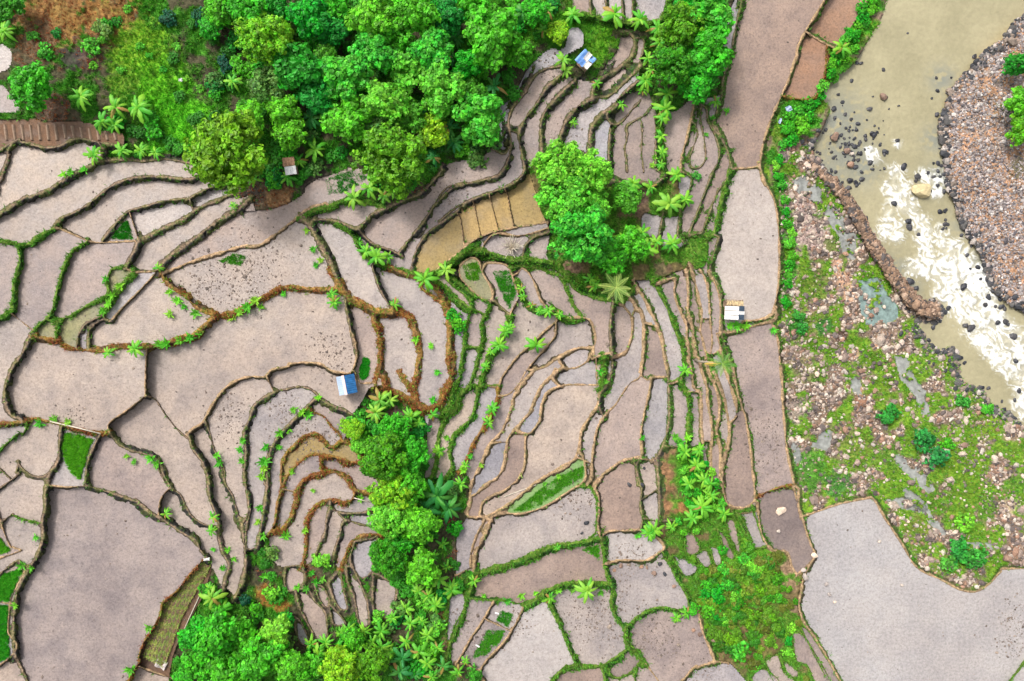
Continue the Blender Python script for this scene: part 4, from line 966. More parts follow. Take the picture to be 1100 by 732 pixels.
def trunk_mesh(name, R, H, C_, seed):
    r = random.Random(seed); mb = MB(); k = R/5
    mb.tube([(0, 0, -.6), (.05, .02, H*.3), (.12*k, -.06, H*.65), (0, 0, H)], [.30*k, .24*k, .19*k, .13*k], 7)
    for (x, y, z, q) in C_[:10]:
        a = H*(.5+.3*r.random()); mb.tube([(0, 0, a), (x*.45, y*.45, a+(H+z-a)*.4), (x*.9, y*.9, H+z*.85)], [.11*k, .07*k, .03*k], 5)
    return mb.mesh(name, M['bark'], True)
PROTO = {}
for kind, args in {'broad': dict(R=5, lobes=24, leaf=.72, n=6300, lr=(.13, .40), spread=.5), 'fine': dict(R=5, lobes=34, leaf=.46, n=9000, lr=(.14, .32), spread=.36), 'airy': dict(R=5, lobes=22, leaf=.85, n=3300, lr=(.12, .40), spread=.75), 'bush': dict(R=5, lobes=12, leaf=.95, n=1700, flat=.55)}.items():
    PROTO[kind] = []
    for q in range(3):
        cm, C_ = crown_mesh('crown', 100+q*7+len(kind)*13, **args); H = {'bush': 1.6}.get(kind, 5.0)
        PROTO[kind].append((cm, trunk_mesh('trunk', 5, H, C_, q), H))
tree_n = 0
def tree(name, u, v, rp, cls, kind, what, cat, group, hs=1.0):
    global tree_n; tree_n += 1
    cm, tm, H = PROTO[kind][tree_n % 3]
    z0 = hz(u, v); Rm = rp*(CAMZ-z0-5)/FPX; s = Rm/5.0; zc = z0+(H+1.5)*s*hs
    x, y, _ = W(u, v, zc); zb = ground_at(x, y); rr = random.Random(tree_n)
    o = empty(name, (x, y, zb), rr.random()*6.28); o.scale = (s, s*(.9+.2*rr.random()), s*hs)
    mobj('trunk', tm, o); c = mobj('crown', cm, o, (0, 0, H-.4)); c.material_slots[0].link = 'OBJECT'; c.material_slots[0].material = M[cls]
    name_later(o, u, v, what, cat, group); return o
DESC = {'light': 'light green', 'mid': 'fresh green', 'dark': 'deep green', 'olive': 'olive green', 'yellow': 'yellow-green', 'teal': 'blue-green', 'emerald': 'emerald', 'sage': 'grey-green'}
TREES = '''285,40,30,yellow,fine 240,163,43,olive,fine 30,92,25,mid,broad 12,5,15,dark,broad 265,14,22,mid,broad 238,8,18,mid,broad 330,14,24,mid,broad 320,70,27,dark,airy 285,92,20,sage,airy 300,116,20,mid,broad 268,126,18,mid,airy 225,32,13,mid,broad
370,78,27,light,broad 401,53,24,light,broad 415,105,26,light,broad 462,53,25,light,broad 471,96,26,light,broad 440,76,22,light,airy 371,130,25,mid,broad 400,133,18,sage,airy 419,166,38,olive,fine 517,126,29,light,broad 531,40,29,mid,broad 560,57,16,mid,broad 396,15,25,mid,broad 446,14,26,mid,broad 481,22,20,dark,broad 500,70,18,mid,airy 506,6,20,mid,broad 465,145,17,yellow,airy 352,30,19,dark,airy 341,101,22,dark,airy 312,146,18,mid,broad 574,12,16,mid,broad 600,34,13,yellow,fine 425,40,18,mid,airy 362,8,18,mid,airy 295,5,18,dark,broad 345,60,16,dark,broad 508,100,16,dark,airy 440,125,18,dark,broad
731,30,26,olive,fine 764,12,27,light,broad 758,54,27,mid,broad 719,70,24,olive,fine 752,85,24,mid,broad 742,8,20,mid,broad
601,180,30,light,fine 634,186,26,light,fine 607,213,30,light,fine 622,250,34,light,fine 636,222,22,light,fine 672,214,17,dark,airy 655,272,22,mid,broad 680,262,18,mid,broad
410,490,27,olive,fine 443,486,20,mid,fine 423,458,18,mid,fine 380,462,12,yellow,fine 419,533,25,yellow,fine 436,520,22,mid,fine 417,556,25,light,fine 445,565,24,mid,broad 416,597,22,olive,fine 452,610,20,mid,broad 428,580,16,mid,broad 385,480,9,light,fine
215,684,20,mid,broad 237,684,26,mid,broad 254,680,20,mid,airy 295,677,17,light,broad 245,716,24,mid,broad 213,711,19,mid,broad 281,708,24,mid,broad 307,717,21,mid,broad 366,717,24,yellow,fine 397,711,22,olive,fine 381,688,14,mid,broad 330,719,17,mid,airy 198,727,12,mid,broad
1094,70,14,dark,broad 1099,108,16,mid,broad 1098,138,15,yellow,broad'''.split()  # the deep green tree right of the central clump stands in for shade
for q in TREES:
    u, v, r, c, k = q.split(','); u, v, r = float(u), float(v), float(r)*1.1
    reg = 'along the forest edge' if v < 260 and u < 560 else 'in the tree strip' if 340 < u < 520 else 'in the lower left grove' if u < 345 else 'among the terraces' if u < 800 else 'on the gravel bar edge'
    tree('broadleaf_tree', u, v, r, c, k, f'{DESC[c]} {"dense" if k == "fine" else "loose" if k == "airy" else "leafy"} tree', 'tree', 'trees '+reg, 1.0 if r > 15 else .8)
SHRUBS = '''178,18,11,teal 214,17,11,teal 240,68,11,teal 137,10,6,light 490,345,12,mid 955,446,13,emerald 994,474,15,emerald 1008,492,15,emerald 1035,431,9,emerald 1037,563,13,light 1046,598,17,emerald 1030,592,15,emerald 1022,606,11,emerald 796,700,13,light 749,189,6,emerald 486,338,9,mid 494,352,9,mid 380,475,9,yellow 371,458,9,yellow 1018,478,9,mid 1060,440,8,light 262,645,8,teal 850,150,9,mid 862,135,12,mid 848,128,9,mid 838,172,7,mid 836,190,7,mid 843,215,7,mid 846,240,7,mid 848,262,8,light 849,285,8,mid 846,305,7,mid 844,325,7,mid 900,62,9,mid 892,78,8,mid 915,38,10,mid 926,18,9,mid 935,2,9,mid 905,52,7,light 868,112,10,mid 880,103,8,mid 858,340,8,emerald 862,352,8,emerald 150,50,6,light 160,60,5,mid 125,22,7,dark 118,25,6,dark 190,50,6,light 100,70,6,mid 130,75,6,light 35,38,8,dark 60,35,7,dark 110,42,6,mid 200,85,5,light 215,95,6,light 175,75,5,light 770,640,11,mid 760,656,10,mid 782,628,9,light 812,612,9,light 800,600,8,light 760,630,8,mid 745,655,8,mid 770,660,8,mid 825,640,9,olive 792,650,9,olive 810,660,9,olive 835,622,8,olive 846,140,9,mid 856,122,10,light 868,128,9,mid 874,112,8,mid 884,92,8,light 896,84,7,mid 893,68,7,mid 908,62,7,mid 908,44,8,light 918,52,6,mid 922,30,8,mid 930,24,7,light 936,12,8,mid 926,8,8,mid 842,156,7,light 834,178,7,light 840,198,7,light 845,228,6,mid 850,250,7,light 851,275,7,mid 848,295,7,light 778,612,8,light 732,482,6,light 733,494,6,mid 735,506,6,light 736,518,7,mid 738,530,6,light 741,542,7,mid 746,495,7,mid 752,505,7,light 757,498,6,mid 765,508,6,light 770,520,7,mid 768,545,6,light 758,556,6,mid 750,530,7,mid 775,540,6,light 745,512,6,mid 762,532,7,light 728,560,5,light 735,572,5,mid 748,570,5,light'''.split()
for q in SHRUBS:
    u, v, r, c = q.split(','); u, v, r = float(u), float(v), float(r)
    tree('shrub', u, v, r, c, 'bush', f'low {DESC[c]} shrub', 'shrub', 'low shrubs', .8)
mr_ = random.Random(31); k = 0
while k < 40:
    u, v = mr_.uniform(730, 862), mr_.uniform(590, 732)
    if at(u, v, ZI) != 1 or at(u, v, BAND): continue
    c = mr_.choice(['light', 'olive', 'light', 'mid', 'olive']); tree('shrub', u, v, mr_.uniform(3.5, 9), c, 'bush', f'tiny {DESC[c]} mound shrub', 'shrub', 'shrubs of the mossy mound', .7); k += 1
# undergrowth between the forest trees
fr = random.Random(21); n_under = 0; under = []
while n_under < 330:
    u, v = fr.uniform(0, 600), fr.uniform(0, 732)
    if at(u, v, ZI) != 0 or at(u, v, BAND) or (u < 225 and v < 130 and fr.random() < .8): continue
    if u > 255 and u < 345 and 195 < v < 235: continue
    if n_under < 150: tree('shrub', u, v, fr.uniform(9, 13), fr.choice(['mid', 'mid', 'dark', 'light', 'sage']), 'bush', 'small forest shrub', 'shrub', 'undergrowth shrubs', .8)
    else: under.append((u, v, fr.uniform(5, 10)))
    n_under += 1
# the rest of the undergrowth: a tangle nobody could count
Vb = np.empty(len(PROTO['bush'][0][0].vertices)*3, np.float32); PROTO['bush'][0][0].vertices.foreach_get('co', Vb); Vb = Vb.reshape(-1, 4, 3)
def tangle(name, spots, cols, label, cat, every=2, grow=1.4):
    B = Vb[::every]; cen = B.mean(1, keepdims=True); uV = []; uC = []
    for (u, v, r) in spots:
        z = hz(u, v); sc = r*(CAMZ-z)/FPX/5; a = fr.random()*6.28; R_ = np.array([[math.cos(a), -math.sin(a), 0], [math.sin(a), math.cos(a), 0], [0, 0, .7]])
        uV.append(((cen+(B-cen)*grow)@R_.T*sc+np.array(W(u, v, z+.2))).reshape(-1, 3)); g_ = fr.uniform(.6, 1.2); uC.append(np.repeat(rng.uniform(.55, 1.35, (len(B), 1))*np.array(fr.choice(cols))[None]*g_, 4, 0))
    uV = np.vstack(uV); o = mobj(name, npmesh(name, uV, np.arange(len(uV)).reshape(-1, 4), False, np.vstack(uC), M['grass'])); tag(o, label, cat, kind='stuff')
tangle('undergrowth', under, [(.07, .36, .016)], 'tangled green undergrowth between the forest trees', 'undergrowth')
mound = []
while len(mound) < 170:
    u, v = fr.gauss(798, 26), fr.gauss(640, 32)
    if at(u, v, ZI) == 1 and not at(u, v, BAND) and v > 585: mound.append((u, v, fr.uniform(3.5, 8)))
tangle('thicket', mound, [(.16, .36, .015), (.11, .34, .015), (.20, .34, .02), (.22, .26, .03), (.08, .33, .015)], 'dense olive-green thicket covering the mound between the lower right paddies', 'thicket', 5, 2.2)

# banana plants: stem and separate arching leaves
def leaf_mesh(name, wid, droop, seed, segs=6):
    V = []; F = []; c = []; r = random.Random(seed)
    for i in range(segs+1):
        t = i/segs; w = wid*(math.sin(math.pi*min(1, t*.93+.05))**.55)*(1 if i < segs else .1)*r.uniform(.72, 1.15)+.008; z = .42*t-droop*t*t
        V += [(t*.96, w, z-.05*w/wid), (t*.96, 0, z+.025), (t*.96, -w, z-.05*w/wid)]; k = r.uniform(.85, 1.1)
        c += [(k, k, k), (1.35, 1.15, 1.4), (k*.86, k*.9, k)]
    for i in range(segs):
        b_ = i*3; F += [(b_, b_+1, b_+4, b_+3), (b_+1, b_+2, b_+5, b_+4)]
    return npmesh(name, V, F, True, np.array(c), M['banana'])
M['withered'] = m_leaf('withered_leaf', (.36, .27, .06))
LEAFM = [leaf_mesh('leaf', .10, .95, 4), leaf_mesh('leaf', .125, .7, 5), leaf_mesh('leaf', .135, .62, 1), leaf_mesh('leaf', .115, .8, 2), leaf_mesh('leaf', .15, .5, 3)]
STEM = MB().tube([(0, 0, -.3), (.02, 0, .8), (0, .02, 1.6)], [.16, .13, .08], 7).mesh('stem', M['stem'], True)
ban_n = 0
def banana(u, v, rp=13, cls='banana', name='banana_plant', what=None, leaves=None):
    global ban_n; ban_n += 1; r = random.Random(ban_n*31)
    z0 = hz(u, v); Lm = rp*r.uniform(.82, 1.22)*(CAMZ-z0)/FPX; sh = max(.5, Lm*.95); x, y, _ = W(u, v, z0+sh); zb = ground_at(x, y)
    o = empty(name, (x, y, zb), r.random()*6.28); st_ = mobj('stem', STEM, o, None, None, (max(.5, Lm/2), max(.5, Lm/2), sh/1.6))
    n = leaves or r.randint(9, 13)
    for k in range(n):
        a = k*2.399+r.uniform(-.25, .25); young = k >= n-2; l = Lm*(r.uniform(.78, 1.12) if not young else .65); p = r.uniform(-.25, .25) if not young else .7
        lf = mobj('leaf', LEAFM[r.randrange(5)], o, (0, 0, sh*(.92+.1*k/n)), (r.uniform(-.25, .25), -p, a), (l, l*r.uniform(.95, 1.3), l))
        lf.material_slots[0].link = 'OBJECT'; lf.material_slots[0].material = M['withered' if r.random() < .04 and not young else cls]
    w = what or {'banana': 'bright green banana plant', 'banana_pale': 'pale yellow-green banana plant', 'banana_dark': 'dark green banana plant'}[cls]
    name_later(o, u, v, w, 'banana plant', 'banana plants')
BAN = '''87,104,19 123,115,12 147,115,15 109,131,11 123,134,11 101,167,11 128,161,9 150,161,9 167,164,9 4,33,12 249,87,10 353,44,15,d 339,161,15 320,172,10 272,192,13 309,190,10 301,126,10,d 334,126,11,d 487,19,13,d 490,41,12,d 487,63,12,d 531,93,14,d 561,14,13,d 588,11,12 583,33,9 449,126,11,d 466,169,10,d 482,137,12,d 487,153,11,d 427,134,10,d 470,150,10,d
379,212,12,p 395,201,13 412,210,12,p 423,204,9 616,14,12 660,16,13 687,22,13 605,66,10,p 608,76,8,p 707,30,12 709,46,11 696,63,10 693,87,11 717,101,12 715,117,12 690,97,8 641,90,7 616,131,7 668,112,7 769,109,7 700,75,10 710,129,8 710,147,8 711,164,8 710,177,8 727,188,10 719,219,17,p 736,215,12 680,197,10 700,200,9 705,260,13 694,268,12 656,268,12 669,257,12 677,274,12 642,279,10 653,287,10 639,307,8 634,300,8 690,250,10 722,262,12
385,262,9 404,276,11 417,276,8 393,270,9 456,300,12 478,289,11,p 359,325,10 356,316,8 424,327,7 543,356,8 536,371,9 527,378,8 521,395,7 547,352,7 560,310,6 562,319,7 571,328,7 580,334,7 589,334,7 601,338,8 576,371,11 529,439,8 525,454,8 522,393,6 472,485,8 500,500,7 495,520,12 469,533,22,d 482,545,16,d 460,548,16,d 408,430,15,p 404,443,11,p 419,430,12,p 441,448,12 465,446,8 450,455,9
736,398,8 736,486,9 751,484,9 764,533,12 754,545,12 756,516,11 763,520,11 703,570,12 697,573,9 722,566,10 778,552,10 744,557,11 748,500,9 740,520,9 509,625,10 485,635,11 591,643,9 630,633,14,p 599,588,5 738,659,8 727,664,7 145,375,9 117,379,7 228,642,13,p 237,655,10 226,632,9 178,552,8 230,555,7 228,570,7 169,287,8 251,221,6
905,51,12 472,623,11 486,629,9 468,650,10 480,610,9 409,679,11 422,663,10 441,670,12 459,683,11 470,697,11 436,690,12 418,701,12 459,712,11 432,708,13,d 429,722,13,d 454,668,10 449,636,10 436,654,10 450,701,11 476,715,10,d 464,727,10 445,725,11,d 410,695,10 341,704,12 334,692,9 374,676,10 392,677,11 400,690,10 365,680,9 350,690,9 380,700,9 492,722,9 500,712,7 460,640,9 440,622,9 465,598,9 475,585,9'''.split()
for q in BAN:
    p = q.split(','); banana(float(p[0]), float(p[1]), float(p[2]), {'d': 'banana_dark', 'p': 'banana_pale'}.get(p[3] if len(p) > 3 else '', 'banana'))
# small leafy plants on the bunds
def rosette(seed, n=20):
    r = np.random.default_rng(seed); V = []; c = []
    for i in range(n):
        a = i*2.4+r.random()*.5; l = .45+.65*r.random(); e = .15+.9*r.random(); d = np.array([math.cos(a)*math.cos(e), math.sin(a)*math.cos(e), math.sin(e)]); s_ = np.array([-math.sin(a), math.cos(a), 0])
        b0 = np.array([0, 0, .1+.25*r.random()]); w = .09+.06*r.random(); k = .75+.5*r.random()
        V += [b0, b0+d*l*.5+s_*w, b0+d*l-np.array([0, 0, .12]), b0+d*l*.5-s_*w]; c += [(k, k, k)]*4
    return npmesh('leafy_plant', V, np.arange(len(V)).reshape(-1, 4), False, np.array(c), M['banana'])
ROS = [rosette(k) for k in range(4)]
WEED = '''183,314,6 192,323,6 199,330,5 211,337,6 251,341,7 258,336,7 267,330,8 275,323,7 281,330,5 305,316,5 205,363,7 195,366,6 180,370,8 172,369,6 215,358,5 234,489,5 237,497,6 262,473,6 261,495,6 259,483,5 287,480,7 285,495,8 284,503,7 301,465,6 325,443,7 333,445,7 316,440,5 310,462,6 343,427,5 300,480,5 282,512,6 280,545,5 278,560,6 283,575,6 308,575,7 328,570,4 314,507,5 337,527,4 170,498,6 163,492,6 137,490,5 145,496,5 60,450,6 45,455,7 30,457,7 75,453,6 40,577,5 25,607,6 35,610,5 18,650,5 161,674,6 142,718,7 70,188,6 78,186,6 92,183,5 130,308,6 122,318,6 118,327,6 112,335,6 184,338,6 115,300,5 340,285,5 337,268,5 345,280,5 330,248,5 463,372,5 470,400,5 447,365,5 465,430,6 480,470,5 505,490,5 498,505,5 517,500,4 600,512,4 645,400,6 650,410,5 690,470,5 725,470,7 730,475,7 738,470,6 770,545,6 685,575,6 830,355,6 790,350,7 800,351,7 783,351,6 780,120,5 765,128,4 758,145,4 703,170,5 700,178,5 640,300,5 585,520,4 388,535,6 397,525,6 320,630,5 340,625,6 335,615,5 330,632,5 347,622,5 285,618,6 300,660,5 545,645,6 560,640,5 575,637,5 600,634,5 615,634,5 645,636,5 520,640,5 505,615,5 240,610,5 245,590,5 252,600,5 230,590,4'''.split()
for q in WEED:
    u, v, r = map(float, q.split(',')); z = hz(u, v); ban_n += 1; rr = random.Random(ban_n)
    o = mobj('leafy_plant', ROS[ban_n % 4], None, W(u, v, z-.03), (0, 0, rr.random()*6.28), r*.155*rr.uniform(.9, 1.15))
    o.material_slots[0].link = 'OBJECT'; o.material_slots[0].material = M[rr.choice(['banana', 'banana', 'banana_pale', 'light'])]
    name_later(o, u, v, 'small leafy bund plant', 'plant', 'leafy plants on the bunds')

# grass and weeds: uncountable
def blades(name, uvz, size, colr, label, cat, per=3, seed=0, tilt=(.5, .7)):
    r = np.random.default_rng(seed); n = len(uvz); P = np.repeat(unproj(uvz), per, 0); m_ = len(P); P = P+np.c_[r.normal(0, .05, (m_, 2)), np.zeros(m_)]
    a = r.random(m_)*6.283; e = tilt[0]+tilt[1]*r.random(m_); l = np.repeat(size, per)*(.6+.8*r.random(m_)); w = l*.16
    d = np.c_[np.cos(a)*np.cos(e), np.sin(a)*np.cos(e), np.sin(e)]; s_ = np.c_[-np.sin(a), np.cos(a), np.zeros(m_)]
    V = np.stack([P-s_*w[:, None]-[0, 0, .05], P+s_*w[:, None]-[0, 0, .05], P+d*l[:, None]], 1).reshape(-1, 3)
    c = np.repeat(np.repeat(colr, per, 0)*(.7+.6*r.random((m_, 1))), 3, 0)
    o = mobj(name, npmesh(name, V, np.arange(len(V)).reshape(-1, 3), False, c, M['grass'])); tag(o, label, cat, kind='stuff'); return o
def scatter(prob, n, seed):
    r = np.random.default_rng(seed); w = (prob*((UU > -30) & (UU < 1130) & (VV > -30) & (VV < 762))).ravel(); cs = np.cumsum(w); k = np.searchsorted(cs, r.random(n)*cs[-1])
    j, i = np.divmod(k, NU); u = uu[i]+r.uniform(-.5, .5, n)*G; v = vv[j]+r.uniform(-.5, .5, n)*G; return u, v, j, i
pr = np.where(BAND, (np.array([.03, .10, 1.0, .28, 0])[ty]+east*low*.8)*sstep(.3, .6, n_a+.1), np.where(GRD, sstep(.36, .55, greenness)*1.0*(.35+n_a), 0))
pr = np.where((UU > 704) & (UU < 727) & (VV > 480) & (VV < 556), pr*.12, pr); pr = np.where(ZI == 3, pr*.15, np.where((ZI == 2) & (UU > 855) & (VV > 170), pr*.75, pr)); streamy = np.any(STM, 0); pr = np.where(streamy, 0, pr)
u, v, j, i = scatter(pr, 80000, 3); z = np.where(BAND[j, i], Zb[j, i], Fl[j, i])
r_ = np.random.default_rng(9); gcol = np.array([(.085, .36, .014), (.14, .42, .016), (.055, .27, .016), (.20, .36, .03)])[r_.choice(4, len(u), p=[.4, .3, .2, .1])]
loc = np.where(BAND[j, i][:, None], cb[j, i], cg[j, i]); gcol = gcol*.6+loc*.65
blades('grass', np.c_[u, v, z], r_.uniform(.22, .5, len(u)), gcol, 'green grass and weeds on the bunds, slopes and banks', 'grass')
# dry litter on the orange bunds
pl = np.where(BAND & (ty == 3), 1.0, 0)*sstep(.35, .6, n_b)+np.where(GRD & (cg[..., 0] > 1.25*cg[..., 1]) & (ZI == 0), .25, 0)
u, v, j, i = scatter(pl, 9000, 4); z = np.where(BAND[j, i], Zb[j, i], Fl[j, i])
blades('dry_litter', np.c_[u, v, z], r_.uniform(.15, .35, len(u)), np.array([(.36, .15, .035), (.28, .10, .03), (.40, .23, .06)])[r_.integers(0, 3, len(u))], 'orange-brown dry leaf litter on the bunds', 'litter')
SEED = [('P', '315,120 370,120 455,150 430,210 410,290 395,340 360,320 330,270 310,190', 'bright green rice seedlings in the bed with pale dots', 1.0), ('Q', '-60,255 0,250 100,212 112,225 60,330 40,363 -60,360', 'bright green rice seedlings filling the upper bed at the left edge', 1.0),
 ('Q', '-60,390 35,385 38,480 42,600 40,635 -60,640', 'bright green rice seedlings in the narrow lower bed at the left edge', 1.0), ('P', '-60,630 0,630 48,690 15,705 -60,705', 'bright green rice seedlings in a small corner bed at the left edge', 1.0), ('O', '600,112 625,122 620,205 588,220 578,180', 'bright green rice seedlings in the tiny bed beside the blue-roofed hut', 1.0),
 ('G', '432,390 500,320 522,388', 'thin rice seedlings in the triangular corner bed', .55), ('BB', '290,195 350,155 420,95 520,32 600,2 592,50 520,92 450,142 400,178 340,197', 'thin green rice shoots in the lens-shaped paddy', .35), ('V', '260,115 330,100 350,150 330,190 285,185', 'green weeds in the small round paddy', .3), ('V', '410,150 490,140 522,250 490,330 450,250', 'green weeds in the paddy beside the small round one', .3),
 ('CC', '260,385 325,400 300,465 245,430', 'green shoots in the upper of two framed plots', .4), ('CC', '200,480 285,480 262,535 190,600 125,615', 'green shoots in the lower of two framed plots', .4), ('LG', '360,470 500,425 570,460 480,530 380,545', 'sparse weeds in the paddy below the plank shelter', .12), ('BB', '590,370 660,335 672,420 640,390', 'weeds in the corner of the clay paddy', .4), ('H', '310,370 370,340 420,350 400,385', 'sprouting weeds in the middle of the wide paddy', .3)]
for q, (t, p, lb, dn) in enumerate(SEED):
    m_ = polymask(tp(t, p)) & ~BAND; k = int(m_.sum()*G*G*11*dn)
    u, v, j, i = scatter(m_*((.12+sstep(.40, .52, n_c*.6+n_a*.4)) if dn == 1 else (.25+sstep(.34, .5, n_a))), max(60, k), 60+q)
    blades('rice_seedlings', np.c_[u, v, level[lab[j, i]]], r_.uniform(.18, .32, len(u))*(1 if dn == 1 else .9), np.array([(.07, .47, .015), (.14, .52, .03), (.04, .34, .012)])[r_.integers(0, 3, len(u))]*(1 if dn == 1 else .75), lb, 'seedlings', 3, q)

# ------------------------------------------------------------------ palms, dead bush
def frond_mesh(L=2.3):
    V = []; F = []; c = []; n = 15
    for i in range(n):
        t = .1+.9*i/(n-1); x = t*L; z = .55*t*L*.5-.42*L*t*t; ll = (.42*math.sin(math.pi*min(1, t*.85+.12))+.05)
        for s_ in (-1, 1):
            b_ = len(V); V += [(x, 0, z), (x+.07, 0, z+.01), (x+.32*ll+.05, s_*ll*.8, z-.25*ll), (x+.30*ll-.02, s_*ll*.8, z-.25*ll)]; F.append((b_, b_+1, b_+2, b_+3)); k = .9+.2*((i*7) % 5)/5; c += [(k, k, k)]*4
    for i in range(6):
        t0, t1 = i/6, (i+1)/6; b_ = len(V)
        for t in (t0, t1): V += [(t*L, .03, .275*t*L-.42*L*t*t+.01), (t*L, -.03, .275*t*L-.42*L*t*t+.01)]
        F.append((b_, b_+1, b_+3, b_+2)); c += [(1.6, 1.35, 1.4)]*4
    return npmesh('frond', V, F, False, np.array(c), M['sage'])
FR = frond_mesh()
M['palm_a'] = m_leaf('palm_pale', (.34, .52, .12)); M['palm_b'] = m_leaf('palm_green', (.16, .38, .05)); M['palm_y'] = m_leaf('palm_yellow', (.55, .48, .06))
def palm(base, top, cls, scale, label, n=13, yellow=None):
    o = empty('palm_tree', base); d = Vector(top)-Vector(base); mid = d*.5+Vector((0, 0, .3))
    mobj('trunk', MB().tube([(0, 0, -.4), tuple(d*.25), tuple(d*.5), tuple(d*.75), tuple(d)], [.20, .16, .14, .13, .12], 8).mesh('trunk', M['palm_trunk'], True), o)
    r = random.Random(len(label))
    for k in range(n):
        f = mobj('frond', FR, o, d, (r.uniform(-.2, .2), -r.uniform(-.25, .5), k*6.283/n*1.0+r.uniform(-.15, .15)), scale*r.uniform(.85, 1.1)); f.material_slots[0].link = 'OBJECT'; f.material_slots[0].material = M[cls]
    if yellow is not None:
        f = mobj('frond', FR, o, d, (0, .35, yellow), scale*1.25); f.material_slots[0].link = 'OBJECT'; f.material_slots[0].material = M['palm_y']; f['label'] = 'drooping yellow frond'
    tag(o, label, 'palm'); return o
z = hz(655, 312); palm(W(655, 312, z), W(662, 309, z+4.2), 'palm_a', 1.0, 'star-shaped pale palm standing at the lower edge of the central tree clump', 11)
z = hz(747, 388); palm(W(747, 388, z), W(776, 391, z+10.2), 'palm_b', .78, 'tall leaning palm with a bare pale trunk, left of the long narrow paddy', 12, math.pi)
mb = MB(); r = random.Random(4)
for k in range(60):
    a = r.random()*6.28; l = r.uniform(1.0, 2.4); e = r.uniform(.3, 1.1); p = [(0, 0, 0)]; q = Vector((0, 0, 0)); d = Vector((math.cos(a)*math.cos(e), math.sin(a)*math.cos(e), math.sin(e)))
    for s_ in range(3): d = (d+Vector((r.uniform(-.3, .3), r.uniform(-.3, .3), r.uniform(-.1, .2)))).normalized(); q = q+d*l/3; p.append(tuple(q))
    mb.tube(p, [.06, .05, .04, .025], 4, False)
o = mobj('dead_bush', mb.mesh('dead_bush', M['twig']), None, W(550, 266, hz(550, 266))); tag(o, 'leafless bleached bush of thin twigs below the ochre plots', 'bush')

# ------------------------------------------------------------------ huts and shelters
def roof_panel(name, w, l, p0, ex, ey, mat, parent, waves=7, amp=.025):
    ex, ey, p0 = Vector(ex), Vector(ey), Vector(p0); n = ex.cross(ey).normalized(); mb = MB(); nu = waves*4
    for sgn in (0, 1): mb.grid(nu, 2, lambda a, b_: p0+ex*(a*w)+ey*(b_*l)+n*(amp*math.sin(a*waves*6.283)-sgn*.02))
    return mobj(name, mb.mesh(name, mat, True), parent)
def hut_base(name, u, v, rz, hx, hy, hgt, label):
    z = hz(u, v); o = empty(name, (*W(u, v, z+hgt)[:2], z-.05), rz)
    for sx in (-1, 1):
        for sy in (-1, 1): mobj('post', MB().tube([(sx*hx*.85, sy*hy*.85, -.4), (sx*hx*.85, sy*hy*.85, hgt-.05)], [.06, .05], 6).mesh('post', M['wood']), o)
    mb = MB()
    for s_ in (-1, 1): mb.box((0, s_*hy*.7, .42), (hx*1.8, .08, .09))
    fl = mobj('floor', mb.mesh('floor', M['wood']), o)
    for k in range(6): mobj('floor_board', MB().box((-hx*.78+k*hx*.312, 0, .5), (hx*.29, hy*1.7, .05)).mesh('floor_board', M['wood']), fl)
    mb = MB()
    for s_ in (-1, 1): mb.box((s_*hx*.85, 0, hgt-.12), (.08, hy*1.9, .08))
    for s_ in (-1, 0, 1): mb.box((0, s_*hy*.85, hgt-.03), (hx*1.8, .07, .07))
    rf = mobj('roof', mb.mesh('roof', M['wood']), o)
    tag(o, label, 'hut'); return o, rf
o, rf = hut_base('field_hut', 372, 413.5, math.radians(11), 1.2, 1.25, 1.9, 'small field hut with a blue and faded corrugated roof and pink ridge')
c_, s_ = math.cos(.45), math.sin(.45)
roof_panel('roof_panel', 2.6, 1.2, (-.10, -1.3, 2.5), (0, 1, 0), (-c_, 0, -s_), M['paleblue'], rf, 9)['label'] = 'faded pale blue corrugated roof slope'
roof_panel('roof_panel', 2.6, 1.4, (.06, 1.3, 2.5), (0, -1, 0), (c_, 0, -s_), M['blue'], rf, 9)['label'] = 'bright blue corrugated roof slope'
mobj('ridge_cap', MB().box((-.13, 0, 2.53), (.34, 2.7, .05)).mesh('ridge_cap', M['pink']), rf)
for sg in (-1, 1): mobj('side_board', MB().box((0, sg*1.05, .95), (2.0, .05, .5)).mesh('side_board', M['wood']), o)
o, rf = hut_base('field_hut', 789, 332, math.radians(-3), 1.4, 1.55, 1.9, 'field hut with three white roof sheets and straw at one end, between two paddies')
c_, s_ = math.cos(.3), math.sin(.3)
for k in range(3): roof_panel('roof_sheet', .98, 2.0, (.5, -1.62+k*.68, 2.45+.02*k), (0, .62, 0), (-c_, 0, -s_), M['white'], rf, 3, .015)
roof_panel('roof_sheet', .75, .95, (.5, .45, 2.45), (0, -1, 0), (c_, 0, -s_), M['slate'], rf, 3, .015)['label'] = 'dark slate coloured roof sheet'
roof_panel('roof_sheet', .5, 1.0, (.5, -.32, 2.46), (0, -1, 0), (c_, 0, -s_), M['white'], rf, 2, .015)
roof_panel('roof_sheet', .8, .95, (.5, -.8, 2.44), (0, -1, 0), (c_, 0, -s_), M['slate'], rf, 3, .015)['label'] = 'dark slate coloured roof sheet'
mb = MB(); r = random.Random(8)
for k in range(120):
    x = r.uniform(-1.2, 1.2); y = r.uniform(.4, .95); a = r.uniform(-.6, .6)+1.57; zz = 2.45-abs(x-.5)*.3; l = r.uniform(.2, .45); mb.tube([(x, y, zz+.03), (x+math.cos(a)*l, y+math.sin(a)*l, zz+.03-l*.15)], [.04, .02], 4, False)
mobj('straw', mb.mesh('straw', M['thatch']), rf)
o, rf = hut_base('tarpaulin_shelter', 629, 64.5, math.radians(-42), .95, 1.05, 1.7, 'makeshift shelter roofed with blue and white tarpaulin in bright grass')
r = random.Random(12)
